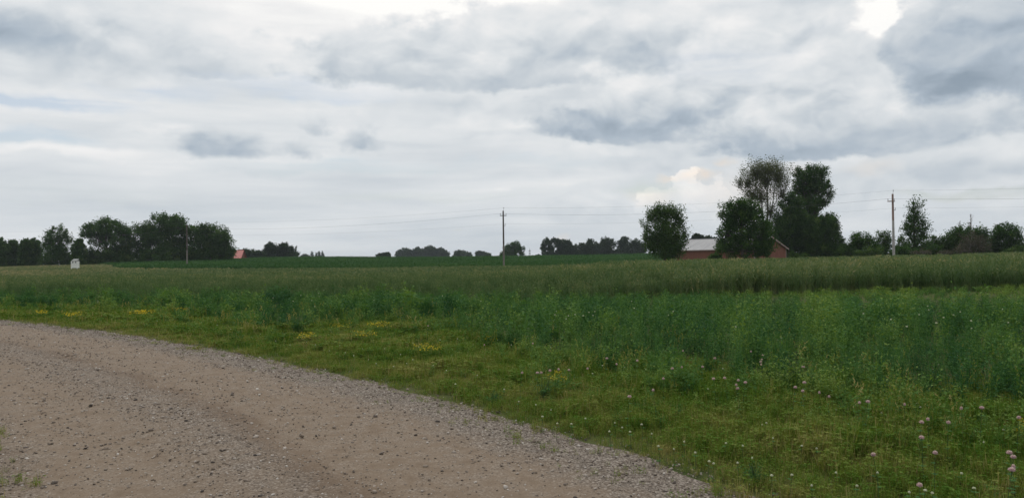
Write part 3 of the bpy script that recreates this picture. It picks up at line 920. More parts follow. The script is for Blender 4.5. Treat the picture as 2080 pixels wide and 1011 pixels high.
# ------------------------------------------------------------------ trees and shrubs
M_BARK = plain_mat("bark", (0.045, 0.036, 0.028), (0.11, 0.092, 0.075), 1.5, 0.95, bump=0.4, stretch=(3, 3, 0.6))
M_DEAD = plain_mat("dead wood", (0.14, 0.12, 0.105), (0.26, 0.235, 0.21), 1.5, 0.95, stretch=(3, 3, 0.6))
M_LEAF = leaf_mat("dark broadleaf", [(0, (0.016, 0.042, 0.011)), (0.5, (0.036, 0.080, 0.018)), (0.85, (0.080, 0.130, 0.030)), (1, (0.13, 0.16, 0.045))], 0.30, var=0.2, vscale=0.25)
M_LEAF_PALE = leaf_mat("thin pale leaves", [(0, (0.040, 0.055, 0.026)), (0.5, (0.075, 0.090, 0.042)), (1, (0.14, 0.14, 0.075))], 0.35, var=0.2, vscale=0.3)
M_LEAF_BRIGHT = leaf_mat("shrub leaves", [(0, (0.022, 0.052, 0.014)), (0.5, (0.048, 0.092, 0.022)), (1, (0.11, 0.15, 0.04))], 0.28, var=0.2, vscale=0.4)
M_LEAF_DRY = leaf_mat("dry scrub", [(0, (0.035, 0.038, 0.026)), (0.5, (0.075, 0.068, 0.052)), (1, (0.15, 0.13, 0.10))], 0.2, var=0.2, vscale=0.4)
M_LEAF_FAR = leaf_mat("far broadleaf", [(0, (0.016, 0.034, 0.018)), (0.5, (0.030, 0.054, 0.024)), (1, (0.06, 0.085, 0.035))], 0.2, var=0.2, vscale=0.12)


def leaves_mesh(C, D, n_each, spread, stretch, ls, hang):
    """clumps at C pointing along D, n_each leaves in each"""
    n = len(C)
    c = np.repeat(C, n_each, 0); d = np.repeat(D, n_each, 0); sp = np.repeat(spread, n_each)
    k = len(c)
    p = c + np.clip(rng.normal(0, 1, (k, 3)), -1.5, 1.5) * (sp * 0.45)[:, None] + d * (rng.uniform(-0.6, 1.0, k) * sp * stretch)[:, None]
    ld = rng.normal(0, 1, (k, 3)) + d * 0.9 + np.array([0, 0, -hang])
    ld /= np.linalg.norm(ld, axis=1)[:, None]
    up = rng.normal(0, 0.6, (k, 3)) + np.array([0, 0, 1.0])
    s = np.cross(ld, up); s /= (np.linalg.norm(s, axis=1)[:, None] + 1e-9)
    L = ls * rng.uniform(0.65, 1.35, k); W = L * rng.uniform(0.45, 0.7, k)
    V = np.stack([p, p + ld * (L * .5)[:, None] + s * (W * .5)[:, None], p + ld * L[:, None], p + ld * (L * .5)[:, None] - s * (W * .5)[:, None]], 1).reshape(-1, 3)
    F = np.arange(4 * k).reshape(k, 4)
    T = np.repeat(np.repeat(rng.normal(0.45, 0.13, n), n_each) + rng.normal(0, 0.10, k), 4)
    return V, F, T


def tree(name, label, cat, px, Y, lobes, mat=None, ls=0.3, clump=None, dense=1.0, per=46, up=0.25, stretch=0.5, hang=0.3, shell=0.45,
         trunk_r=None, group=None, stems=1, bark=None, twigs=0.35, base_spread=0.0, depth=0.9, trunk_px=None, lift=0.0):
    """lobes: (px, py, half width px, half height px) of the rounded masses of the crown"""
    mat = mat or M_LEAF
    bx = at(trunk_px or px, 530, Y)[0]
    base = np.array([bx, Y, float(gz(bx, Y))])
    k = Y / FPX
    root = empty(name, base, label, cat, group)
    L = []
    for i, (cx, cy, rx, ry) in enumerate(lobes):
        oy = 0.0 if i == 0 else rng.uniform(-0.55, 0.55) * rx * k
        c = at(cx, cy, Y + oy) - base
        L.append((c, np.array([rx * k, rx * k * depth, ry * k])))
    top = max(c[2] + r[2] for c, r in L)
    width = max(r[0] for c, r in L)
    cl = clump or max(0.30, 0.17 * width)
    Cs, Ds, Sp = [], [], []
    for c, r in L:
        rm = (r[0] * r[1] * r[2]) ** (1 / 3)
        n = max(5, int(dense * 6.5 * (rm / cl) ** 2))
        u = rng.normal(0, 1, (n, 3)); u /= np.linalg.norm(u, axis=1)[:, None]
        q = rng.random(n) ** shell
        pos = c + u * r * (q * (1 + rng.normal(0, 0.08, n)))[:, None]
        dd = u * 0.8 + np.array([0, 0, up * 2]) + rng.normal(0, 0.25, (n, 3)); dd /= np.linalg.norm(dd, axis=1)[:, None]
        Cs.append(pos); Ds.append(dd); Sp.append(cl * rng.uniform(0.65, 1.3, n))
    C = np.concatenate(Cs); D = np.concatenate(Ds); S = np.concatenate(Sp)
    keep = C[:, 2] > 0.15
    C, D, S = C[keep], D[keep], S[keep]
    V, F, T = leaves_mesh(C, D, per, S, stretch, ls, hang)
    V[:, 2] = np.maximum(V[:, 2], 0.02)
    # wood: trunk, a limb into each mass, twigs to some clumps
    mb = MB()
    tr = trunk_r or max(0.09, 0.022 * top)
    low = min(c[2] for c, r in L)
    for sidx in range(stems):
        off = np.array([rng.uniform(-1, 1) * base_spread, rng.uniform(-1, 1) * base_spread * 0.6, 0]) if stems > 1 else np.zeros(3)
        mine = [l for i, l in enumerate(L) if i % stems == sidx] or [L[sidx % len(L)]]
        main = max(mine, key=lambda l: l[0][2])
        fork = off + (main[0] - off) * np.array([0.25, 0.25, 0.42])
        fork[2] = max(0.6, min(fork[2], low * 0.9 if len(L) > 1 else fork[2]))
        pts = [off + np.array([0, 0, -0.3]), off + (fork - off) * 0.5 + rng.normal(0, 0.05, 3) * tr * 4 * np.array([1, 1, 0]), fork]
        rs = [tr * 1.25, tr, tr * 0.85]
        tip = main[0] + np.array([0, 0, main[1][2] * 0.75])
        for q in (0.35, 0.7, 1.0):
            pts.append(fork + (tip - fork) * q + rng.normal(0, 0.03, 3) * np.linalg.norm(tip - fork) * (1 - q)); rs.append(tr * (0.85 - 0.70 * q))
        mb.tube(pts, rs, 7)
        for c, r in mine:
            if c is main[0]: continue
            p0 = fork + (tip - fork) * max(0.0, min(0.75, (c[2] - fork[2]) / (tip[2] - fork[2] + 1e-6) - 0.35))
            mid = (p0 + c) / 2 + np.array([0, 0, -0.06]) * np.linalg.norm(c - p0) + rng.normal(0, 0.05, 3) * np.linalg.norm(c - p0)
            mb.tube([p0, mid, c, c + (c - mid) * 0.5], [tr * 0.5, tr * 0.36, tr * 0.2, tr * 0.06], 5)
    for i in np.where(rng.random(len(C)) < twigs)[0]:
        c, r = min(L, key=lambda l: ((C[i] - l[0]) ** 2).sum())
        a = c - np.array([0, 0, 0.5 * r[2]]) * rng.uniform(0.2, 1.0)
        m_ = (a + C[i]) / 2 + rng.normal(0, 0.08, 3) * np.linalg.norm(C[i] - a)
        mb.tube([a, m_, C[i]], [tr * 0.16, tr * 0.11, tr * 0.04], 3, cap=False)
    mb.build('trunk', bark or M_BARK, root)
    link('crown', raw_mesh('crown', V, F, T), mat, root)
    return root


def build_trees():
    # the row at the left, from the frame's edge to the big maples
    gl = "dark trees of the row at the field's far left"
    spec = ((6, "dark bushy tree cut by the left edge of the picture", [(6, 518, 16, 27), (4, 500, 10, 14), (10, 535, 16, 12)]),
            (30, "dark tree with a flat ragged top, second from the left edge", [(30, 516, 14, 26), (26, 500, 9, 13), (34, 534, 16, 14)]),
            (52, "dark upright tree with a feathery top, third from the left edge", [(52, 516, 12, 26), (54, 498, 8, 12), (52, 535, 14, 12)]),
            (72, "dark upright tree left of the spiky-topped tree, fourth from the left edge", [(72, 514, 12, 26), (69, 497, 8, 12), (72, 535, 14, 12)]))
    for i, (px, lab, lob) in enumerate(spec):
        tree('field_tree', lab, 'tree', px, 214 + 3 * (i % 2), lob, group=gl, ls=0.40, up=0.9, stretch=1.0, per=40, dense=1.1)
    tree('tall_tree', "tree with a loose spiky top standing above the row, left of the white stand", 'tree', 116, 210,
         [(116, 508, 20, 22), (100, 477, 8, 5), (108, 470, 5, 6), (104, 487, 12, 8), (121, 467, 5, 8), (122, 482, 9, 9), (133, 470, 5, 7), (134, 482, 6, 6), (141, 491, 8, 5), (113, 525, 26, 20), (97, 500, 10, 12), (140, 532, 18, 16), (98, 534, 14, 14)],
         ls=0.38, up=0.7, stretch=1.7, per=34, dense=1.0, clump=0.62)
    tree('small_tree', "small pointed dark tree right behind the white stand", 'tree', 160, 206, [(160, 512, 14, 24), (160, 494, 7, 10), (161, 532, 17, 14)], ls=0.38, up=0.8, stretch=0.9, per=40)
    tree('broad_tree', "wide domed tree with sky showing through, left of the biggest dark tree", 'tree', 218, 212,
         [(215, 462, 36, 17), (184, 468, 20, 12), (250, 475, 24, 18), (208, 482, 30, 14), (262, 495, 16, 22), (236, 505, 24, 20), (176, 478, 9, 7), (200, 515, 22, 16), (225, 532, 50, 16), (184, 530, 18, 18), (250, 520, 24, 22), (205, 530, 30, 18), (264, 534, 18, 16)],
         ls=0.40, up=0.1, stretch=0.5, per=70, dense=1.15, trunk_r=0.42, clump=1.05)
    tree('broad_tree', "biggest dark round tree of the left row, behind the left power pole", 'tree', 332, 216,
         [(338, 456, 36, 21), (300, 470, 26, 18), (366, 462, 24, 16), (322, 482, 36, 16), (298, 500, 22, 24), (345, 500, 30, 18), (325, 525, 50, 20), (378, 480, 16, 20), (372, 512, 24, 26), (300, 525, 26, 22), (345, 530, 40, 18)],
         ls=0.42, up=0.1, stretch=0.5, per=74, dense=1.3, trunk_r=0.5, clump=1.1)
    tree('broad_tree', "rounded dark tree at the right end of the left row, beside the red roof", 'tree', 428, 214,
         [(425, 474, 32, 20), (448, 487, 22, 22), (402, 482, 20, 20), (455, 504, 16, 18), (425, 505, 36, 18), (432, 518, 40, 13), (398, 514, 20, 16), (462, 517, 14, 10), (468, 508, 10, 10)],
         ls=0.42, up=0.1, stretch=0.5, per=72, dense=1.25, trunk_r=0.42, clump=1.05)
    tree('shrub', "low round dark shrub just right of the red roof", 'shrub', 510, 320, [(512, 517, 22, 10), (494, 513, 10, 9), (524, 519, 14, 9), (508, 524, 24, 8)], ls=0.5, per=40, mat=M_LEAF_FAR)
    gm = "pair of round trees behind the bean field"
    tree('field_tree', "left tree of the round pair behind the bean field", 'tree', 551, 330, [(551, 510, 16, 14), (548, 500, 9, 8), (546, 520, 14, 10), (560, 520, 12, 10)], ls=0.5, per=42, mat=M_LEAF_FAR, group=gm)
    tree('field_tree', "right tree of the round pair behind the bean field", 'tree', 583, 330, [(578, 505, 13, 12), (586, 514, 18, 14), (598, 520, 11, 9), (574, 518, 12, 12)], ls=0.5, per=42, mat=M_LEAF_FAR, group=gm)
    # far off, over the rise
    tree('distant_tree', "tiny rounded far tree just right of the round pair", 'tree', 620, 800, [(620, 524, 9, 7), (616, 526, 8, 6)], ls=1.0, per=40, mat=M_LEAF_FAR)
    gp = "narrow pointed trees on the far skyline"
    for px, t, lab in ((634, 512, "thinnest and leftmost of the narrow pointed trees on the far skyline"), (643, 512, "narrow pointed far tree, second from the left of the four"),
                       (649, 509, "tallest of the narrow pointed trees on the far skyline"), (655, 511, "narrow pointed far tree at the right end of the four")):
        tree('poplar_tree', lab, 'tree', px, 800, [(px, (t + 530) / 2, 2.6, (530 - t) / 2), (px, 526, 4, 6)], ls=0.8, per=30, dense=1.2, clump=0.9, group=gp, mat=M_LEAF_FAR)
    tree('distant_shrub', "small ragged dark bush at the left end of the far blue green wood", 'shrub', 778, 420, [(781, 519, 9, 5), (771, 521, 7, 5), (788, 519, 5, 5)], ls=0.6, per=36, mat=M_LEAF_FAR)
    gd = "blue green wood far off left of the middle pole"
    for px, lob, lab in ((822, [(820, 515, 15, 10), (812, 518, 9, 8), (832, 517, 12, 9)], "leftmost rounded tree of the far blue green wood"),
                         (848, [(848, 515, 13, 11), (842, 518, 10, 8)], "low rounded tree second from the left in the far wood"),
                         (872, [(872, 511, 15, 11), (866, 515, 14, 10), (880, 516, 12, 10)], "highest peaked tree in the middle of the far wood"),
                         (895, [(894, 514, 13, 10), (902, 518, 10, 8)], "rounded tree closing the far wood on its right")):
        tree('distant_tree', lab, 'tree', px, 700, lob, ls=0.95, per=44, dense=1.1, mat=M_LEAF_FAR, group=gd)
    tree('distant_tree', "lone broad far tree right of the blue green wood", 'tree', 937, 660, [(936, 518, 16, 8), (930, 514, 7, 5), (946, 520, 12, 7)], ls=0.9, per=42, mat=M_LEAF_FAR)
    tree('distant_tree', "small lone far tree between the broad far tree and the middle pole", 'tree', 980, 640, [(979, 519, 12, 7), (973, 515, 6, 5), (988, 520, 9, 6)], ls=0.9, per=42, mat=M_LEAF_FAR)
    tree('oak_tree', "spreading tree with open gaps right behind the middle power pole", 'tree', 1044, 380,
         [(1046, 500, 14, 9), (1034, 505, 13, 9), (1056, 505, 9, 7), (1030, 517, 14, 7), (1061, 516, 7, 7), (1040, 517, 12, 8), (1021, 519, 7, 4), (1051, 511, 7, 5)],
         ls=0.5, per=34, dense=0.85, clump=0.75, trunk_r=0.5, shell=0.6)
    tree('distant_shrub', "tiny low bush on the skyline left of the wood in the middle right", 'shrub', 1093, 420, [(1094, 522, 7, 4), (1090, 523, 5, 3)], ls=0.6, per=30, mat=M_LEAF_FAR)
    gw = "trees of the dark wood left of the round green tree"
    for px, Y, lob, lab, dn in (
            (1113, 400, [(1112, 492, 9, 7), (1104, 502, 6, 10), (1118, 505, 8, 10), (1114, 517, 13, 7)], "gnarled tree at the left end of the wood with sky between its limbs", 0.75),
            (1137, 402, [(1138, 496, 12, 10), (1128, 489, 7, 5), (1144, 507, 12, 10), (1136, 516, 14, 8)], "leaning tree with a ragged top, second from the left in the wood", 0.9),
            (1160, 405, [(1160, 508, 14, 13), (1152, 494, 8, 6), (1162, 517, 16, 8)], "lower ragged tree, third from the left in the wood", 1.0),
            (1185, 408, [(1186, 506, 15, 13), (1180, 517, 15, 8)], "low dark tree in the left half of the wood, left of the spiky top", 1.0),
            (1204, 406, [(1204, 503, 13, 14), (1198, 492, 6, 6), (1206, 516, 15, 9)], "tree with two small spiky points above the wood", 1.0),
            (1233, 410, [(1233, 497, 17, 15), (1224, 504, 12, 12), (1236, 514, 18, 10)], "broadest domed tree rising above the wood's middle", 1.05),
            (1266, 408, [(1267, 492, 12, 10), (1266, 508, 14, 14), (1260, 516, 14, 8)], "rounded tree with a small gap under its crown, right of the wood's dome", 0.95),
            (1292, 412, [(1290, 499, 14, 12), (1300, 506, 14, 14), (1286, 515, 16, 8)], "dull flat-topped tree at the right end of the wood", 1.05)):
        tree('wood_tree', lab, 'tree', px, Y, lob, ls=0.55, per=44, dense=dn, group=gw, mat=M_LEAF_FAR)
    for px, lob, lab in ((1417, [(1417, 484, 11, 9), (1411, 494, 12, 10)], "rounded dark tree showing over the left end of the barn roof"),
                         (1438, [(1438, 488, 13, 8), (1450, 490, 10, 8), (1436, 500, 16, 10)], "low dark tree showing over the middle of the barn roof")):
        tree('wood_tree', lab, 'tree', px, 260, lob, ls=0.45, per=42, mat=M_LEAF_FAR)
    # by the barn
    tree('round_tree', "dense round green tree with a tufted outline at the barn's left end", 'tree', 1350, 122,
         [(1350, 475, 35, 36), (1336, 440, 18, 13), (1366, 436, 16, 12), (1350, 434, 12, 9), (1352, 502, 33, 25), (1314, 462, 9, 6), (1311, 478, 8, 6), (1322, 448, 9, 7), (1388, 458, 7, 7), (1390, 474, 6, 6), (1392, 488, 5, 4),
          (1326, 498, 16, 16), (1374, 505, 17, 20), (1381, 446, 9, 8), (1318, 490, 9, 7), (1360, 424, 6, 5), (1330, 428, 6, 5)],
         ls=0.25, up=0.6, stretch=1.7, per=54, dense=1.45, clump=0.62, mat=M_LEAF_BRIGHT, hang=0.0)
    tree('leafy_tree', "dark leafy tree hiding the middle of the red barn", 'tree', 1508, 112,
         [(1508, 455, 44, 38), (1488, 432, 26, 22), (1524, 428, 26, 20), (1545, 470, 24, 34), (1478, 470, 22, 30), (1510, 500, 52, 26), (1468, 503, 16, 18), (1552, 505, 24, 20), (1505, 415, 18, 12), (1554, 490, 18, 18)],
         ls=0.25, per=52, dense=1.15, clump=0.60, up=0.15)
    tree('sparse_tree', "tall thin-leaved tree with pale open branches, highest above the barn", 'tree', 1560, 150,
         [(1555, 365, 44, 36), (1535, 350, 30, 26), (1580, 358, 32, 30), (1518, 372, 22, 22), (1560, 345, 34, 22), (1590, 390, 24, 26), (1545, 400, 34, 24), (1565, 430, 20, 22), (1530, 395, 22, 20), (1502, 372, 10, 14)],
         mat=M_LEAF_PALE, ls=0.23, per=15, dense=1.3, clump=0.60, up=0.8, stretch=1.5, stems=5, base_spread=1.2, trunk_r=0.15, twigs=0.9, shell=0.6)
    tree('tall_tree', "tall leafy tree with tufted branches right of the thin-leaved tree", 'tree', 1645, 152,
         [(1652, 362, 24, 20), (1624, 352, 12, 12), (1668, 348, 12, 10), (1648, 345, 12, 9), (1680, 376, 9, 8), (1684, 395, 8, 6), (1656, 386, 30, 28), (1630, 372, 20, 22), (1632, 392, 22, 26), (1672, 410, 15, 10), (1645, 420, 26, 20), (1640, 445, 22, 22), (1628, 470, 24, 30)],
         ls=0.25, per=46, dense=1.05, clump=0.52, up=0.30, stretch=1.4, stems=2, base_spread=0.8)
    tree('dark_tree', "darkest tree filling the gap under the two tall crowns", 'tree', 1598, 148,
         [(1600, 440, 30, 34), (1610, 415, 20, 20), (1590, 470, 34, 34), (1605, 500, 36, 26), (1575, 490, 20, 30), (1620, 455, 22, 30)],
         ls=0.30, per=58, dense=1.4, clump=0.7)
    tree('leafy_tree', "broad dark tree sloping down at the right of the barn group", 'tree', 1668, 146,
         [(1668, 470, 36, 32), (1685, 455, 20, 20), (1695, 495, 20, 28), (1650, 500, 36, 24), (1672, 505, 40, 20), (1640, 470, 24, 30), (1702, 510, 12, 14)],
         ls=0.28, per=58, dense=1.35, clump=0.62, up=0.3, mat=M_LEAF)
    gb = "low bright shrubs at the foot of the barn trees"
    tree('shrub', "light green shrub beside the barn's right gable", 'shrub', 1612, 124, [(1612, 521, 8, 8), (1618, 525, 10, 6)], mat=M_LEAF_BRIGHT, ls=0.2, per=40, group=gb)
    tree('shrub', "light green shrub between the gable shrub and the broad dark tree", 'shrub', 1636, 124, [(1636, 522, 8, 7), (1630, 526, 8, 5)], mat=M_LEAF_BRIGHT, ls=0.2, per=40, group=gb)
    tree('shrub', "dull green shrub against the barn wall left of the leafy tree", 'shrub', 1452, 116, [(1454, 523, 12, 7), (1445, 525, 8, 6)], mat=M_LEAF_BRIGHT, ls=0.2, per=40)
    # the hedgerow at the right
    gh = "hedgerow bushes along the right side of the field"
    for px, Y, lob, lab, mt in (
            (1748, 138, [(1748, 490, 22, 18), (1742, 500, 24, 22), (1760, 502, 20, 20), (1768, 486, 6, 6)], "round dark bush right of the barn trees", M_LEAF),
            (1795, 138, [(1794, 482, 15, 13), (1800, 500, 22, 18), (1784, 505, 16, 15)], "round bush just left of the right power pole", M_LEAF),
            (1826, 140, [(1828, 488, 8, 10), (1832, 505, 18, 15), (1820, 508, 14, 12)], "low bush with a pointed top just right of the right power pole", M_LEAF_BRIGHT),
            (1905, 138, [(1902, 492, 20, 12), (1912, 504, 26, 14), (1890, 506, 22, 14), (1900, 514, 26, 8)], "low bush right of the pyramid-shaped tree", M_LEAF_BRIGHT),
            (2045, 134, [(2040, 470, 22, 18), (2055, 480, 20, 20), (2030, 490, 26, 26), (2060, 498, 24, 20), (2025, 475, 12, 12), (2040, 511, 38, 10)], "large round green bush near the right edge of the picture", M_LEAF),
            (2082, 132, [(2082, 505, 18, 14), (2096, 500, 18, 16)], "bright bush cut by the right edge of the picture", M_LEAF_BRIGHT),
            (1772, 133, [(1772, 512, 22, 9), (1755, 514, 18, 8)], "low bush in front of the gap between the two round hedgerow bushes", M_LEAF_BRIGHT),
            (1843, 131, [(1843, 512, 18, 9), (1828, 513, 16, 9)], "low dull bush at the left foot of the pyramid-shaped tree", M_LEAF),
            (1888, 136, [(1890, 510, 22, 12), (1905, 512, 18, 10)], "low bush at the right foot of the pyramid-shaped tree", M_LEAF),
            (1932, 140, [(1932, 502, 20, 16), (1925, 510, 22, 12)], "low dark bush left of the spiky bush", M_LEAF),
            (2005, 139, [(2008, 500, 24, 18), (2000, 510, 26, 12)], "low dark bush between the spiky bush and the large round bush", M_LEAF),
            (2070, 130, [(2066, 512, 26, 9), (2084, 514, 18, 8)], "low bush in front of the large round bush at the right", M_LEAF_BRIGHT),
            (1722, 140, [(1724, 508, 18, 12), (1712, 512, 16, 9)], "low bush between the barn trees and the round dark bush", M_LEAF)):
        tree('hedge_bush', lab, 'bush', px, Y, lob, ls=0.26, per=44, dense=1.1, mat=mt, group=gh, clump=0.6)
    tree('pyramid_tree', "pyramid-shaped tree with upswept tufts right of the right power pole", 'tree', 1860, 134,
         [(1860, 438, 11, 14), (1855, 411, 3, 6), (1867, 418, 4, 7), (1859, 424, 8, 10), (1849, 447, 8, 9), (1871, 453, 8, 7), (1860, 462, 20, 11), (1841, 461, 8, 5), (1882, 464, 6, 5), (1846, 474, 9, 6), (1876, 478, 10, 6), (1862, 486, 16, 14), (1862, 506, 22, 14)],
         ls=0.25, up=0.35, stretch=2.6, per=30, dense=0.85, clump=0.40, hang=0.0)
    tree('spiky_bush', "spiky-topped green bush behind the grey dead scrub", 'bush', 1955, 137, [(1952, 478, 20, 16), (1940, 490, 18, 18), (1975, 485, 20, 16), (1995, 480, 14, 14), (1962, 500, 30, 16), (1950, 511, 34, 10), (1985, 511, 32, 10)],
         ls=0.30, up=1.2, stretch=1.8, per=34, clump=0.5)
    tree('dry_scrub', "greyish brown half-dead scrub in front of the spiky bush", 'scrub', 1975, 128, [(1975, 492, 24, 20), (1960, 505, 20, 12), (1992, 500, 20, 16)], mat=M_LEAF_DRY, bark=M_DEAD,
         ls=0.16, per=26, clump=0.45, stems=4, base_spread=1.0, trunk_r=0.07, twigs=0.9)
    tree('dry_scrub', "low brownish scrub at the foot of the pyramid-shaped tree", 'scrub', 1872, 124, [(1876, 513, 14, 5), (1862, 514, 12, 4)], mat=M_LEAF_DRY, bark=M_DEAD, ls=0.16, per=26, clump=0.4, twigs=0.6)
    tree('dry_scrub', "low brownish scrub between the pyramid-shaped tree and the dead scrub", 'scrub', 1920, 124, [(1922, 513, 14, 4), (1910, 514, 10, 4)], mat=M_LEAF_DRY, bark=M_DEAD, ls=0.16, per=26, clump=0.4, twigs=0.6)
    # the bare dead tree above the scrub
    for px, tpx, tpy, Y, lab in ((1972, 1972, 434, 139, "bare dead tree with thin twigs sticking up over the scrub"),
                                 (1952, 1950, 448, 139, "smaller bare dead tree left of the other dead tree")):
        bx = at(px, 530, Y)[0]; base = np.array([bx, Y, float(gz(bx, Y))])
        tip = at(tpx, tpy, Y) - base
        root = empty('dead_tree', base, lab, 'dead tree', "bare dead trees in the hedgerow")
        mb = MB(); tw = MB()
        mb.tube([(0, 0, -0.2), tip * 0.5 + rng.normal(0, .1, 3), tip * 0.8, tip], [0.16, 0.12, 0.07, 0.02], 6)
        for _ in range(26):
            q = rng.uniform(0.5, 0.97); a = rng.uniform(0, 6.28); l = (1.05 - q) * 4.2 * rng.uniform(0.5, 1)
            p0 = tip * q; d = np.array([math.cos(a) * 0.6, math.sin(a) * 0.6, 1.0]) * l * 0.6
            tw.tube([p0, p0 + d * 0.5 + rng.normal(0, .07, 3), p0 + d], [0.045, 0.032, 0.012], 4)
            for _ in range(2):
                p1 = p0 + d * rng.uniform(0.3, 0.8)
                tw.tube([p1, p1 + d * 0.35 + rng.normal(0, .22, 3)], [0.022, 0.01], 3)
        mb.build('trunk', M_DEAD, root); tw.build('branches', M_DEAD, root)


build_trees()
# ------------------------------------------------------------------ barns
M_RED = plain_mat("weathered red boards", (0.165, 0.066, 0.046), (0.225, 0.096, 0.068), 0.9, 0.85, stretch=(6, 6, 0.4), bump=0.3)
M_ROOF = plain_mat("galvanised roof", (0.27, 0.27, 0.28), (0.39, 0.385, 0.385), 0.8, 0.6, stretch=(3, 0.3, 1))
M_TRIM = plain_mat("white trim", (0.27, 0.20, 0.18), (0.36, 0.28, 0.26), 2.0, 0.7)
M_REDROOF = plain_mat("red metal roof", (0.36, 0.105, 0.09), (0.44, 0.145, 0.125), 0.6, 0.6)
M_DARK = plain_mat("dark opening", (0.02, 0.018, 0.016), (0.04, 0.035, 0.03), 2.0, 0.9)


def barn(name, label, corner, ang, length, width, eave, ridge, wall_mat, roof_mat, trim_mat=None, ribs=True, door=True):
    """corner nearest to us at the origin, long side along -x, gable along +y (before turning)"""
    root = empty(name, corner, label, 'barn', rz=ang)
    w = MB(); L = length; W = width
    w.add([(0, 0, -0.5), (0, W, -0.5), (0, W, eave), (0, W / 2, ridge), (0, 0, eave)], [(0, 1, 2, 3, 4)])
    w.add([(-L, 0, -0.5), (-L, W, -0.5), (-L, W, eave), (-L, W / 2, ridge), (-L, 0, eave)], [(4, 3, 2, 1, 0)])
    w.add([(-L, 0, -0.5), (0, 0, -0.5), (0, 0, eave), (-L, 0, eave)], [(0, 1, 2, 3)])
    w.add([(-L, W, -0.5), (0, W, -0.5), (0, W, eave), (-L, W, eave)], [(3, 2, 1, 0)])
    n = int(L / 0.3)
    for i in range(n):                                   # battens over the joints of the boards
        w.box((-(i + 0.5) * L / n, -0.012, eave / 2 - 0.05), (0.05, 0.02, eave - 0.1))
    n = int(W / 0.3)
    for i in range(n):
        yy = (i + 0.5) * W / n; h = eave + (ridge - eave) * (1 - abs(yy - W / 2) / (W / 2))
        w.box((0.012, yy, h / 2 - 0.1), (0.02, 0.05, h - 0.2))
    w.build('wall', wall_mat, root)
    o = 0.35; sl = (ridge - eave) / (W / 2)
    r = MB()
    for sg in (0, 1):
        def P(x, q, dz):                                 # q: 0 at the ridge, 1 at the eave edge
            d = (W / 2 + o) * q
            return (x, W / 2 - d if sg == 0 else W / 2 + d, ridge + 0.10 - sl * d + dz)
        x0, x1 = -L - o, o
        vs = [P(x0, 0, 0), P(x1, 0, 0), P(x1, 1, 0), P(x0, 1, 0), P(x0, 0, -.07), P(x1, 0, -.07), P(x1, 1, -.07), P(x0, 1, -.07)]
        fs = [(0, 1, 2, 3), (7, 6, 5, 4), (3, 2, 6, 7), (1, 5, 6, 2), (0, 3, 7, 4)]
        r.add(vs, fs if sg == 1 else [f[::-1] for f in fs])
        if ribs:
            k = int((L + 2 * o) / 0.6)
            for i in range(k + 1):
                x = x0 + (x1 - x0) * i / k
                r.tube([np.array(P(min(max(x, x0 + .03), x1 - .03), 0.01, 0.015)), np.array(P(min(max(x, x0 + .03), x1 - .03), 0.99, 0.015))], 0.022, 4)
    rf = r.build('roof', roof_mat, root)
    c = MB(); c.box((-L / 2, W / 2, ridge + 0.13), (L + 2 * o - 0.02, 0.30, 0.05)); c.build('ridge_cap', roof_mat, rf)
    if trim_mat:
        for x in (o + 0.02, -L - o - 0.02):
            for sg in (-1, 1):
                t = MB()
                a = np.array((x, W / 2, ridge + 0.02)); b = np.array((x, W / 2 + sg * (W / 2 + o), ridge + 0.02 - sl * (W / 2 + o)))
                t.add([a + (0, 0, .09), b + (0, 0, .09), b - (0, 0, .13), a - (0, 0, .13), a + (.03, 0, .09), b + (.03, 0, .09), b + (.03, 0, -.13), a + (.03, 0, -.13)],
                      [(0, 1, 2, 3), (7, 6, 5, 4), (0, 4, 5, 1), (3, 2, 6, 7)])
                t.build('gable_trim', trim_mat, root)
        for x, y in ((0.02, 0.06), (0.02, W - 0.06), (-0.06, -0.03)):
            t = MB()
            t.box((x + 0.012, y, eave / 2), (0.05, 0.12, eave - 0.1)) if x > 0 else t.box((x, y - 0.005, eave / 2), (0.12, 0.05, eave - 0.1))
            t.build('corner_board', trim_mat, root)
        t = MB(); t.box((-L / 2, -o - 0.02, eave + 0.10 - sl * o - 0.05), (L + 2 * o - 0.1, 0.03, 0.16)); t.build('eave_board', trim_mat, root)
    return root


_c = at(1533, 527, 130.0)
barn('red_barn', "weathered red barn with a pale grey metal roof, half hidden by the leafy tree", (_c[0], 130.0, float(gz(_c[0], 130.0))),
     -R(52), 17.5, 9.5, 2.75, 4.75, M_RED, M_ROOF, M_TRIM)
_c = at(488, 527, 250.0)
barn('red_roofed_barn', "barn with a bright red roof beside the left tree row's right end", (_c[0], 250.0, float(gz(_c[0], 250.0)) - 0.6),
     R(8), 13.0, 9.0, 1.5, 4.2, M_RED, M_REDROOF)

# ------------------------------------------------------------------ power line
M_POLE = plain_mat("grey weathered pole", (0.13, 0.115, 0.10), (0.23, 0.205, 0.18), 0.7, 0.9, stretch=(4, 4, 0.5))
M_POLE_DARK = plain_mat("brown tarred pole", (0.060, 0.048, 0.040), (0.12, 0.10, 0.085), 0.7, 0.9, stretch=(4, 4, 0.5))
M_POLE_PALE = plain_mat("pale bleached pole", (0.28, 0.265, 0.255), (0.42, 0.40, 0.38), 0.7, 0.85, stretch=(4, 4, 0.5))
M_POLE_RED = plain_mat("reddish brown pole top", (0.20, 0.13, 0.11), (0.30, 0.21, 0.18), 0.7, 0.9, stretch=(4, 4, 0.5))
M_INSUL = plain_mat("brown glazed insulator", (0.06, 0.045, 0.04), (0.10, 0.08, 0.07), 4.0, 0.25, spec=0.6)
M_STEEL = plain_mat("galvanised steel", (0.22, 0.22, 0.23), (0.34, 0.34, 0.35), 4.0, 0.5, metal=0.6)
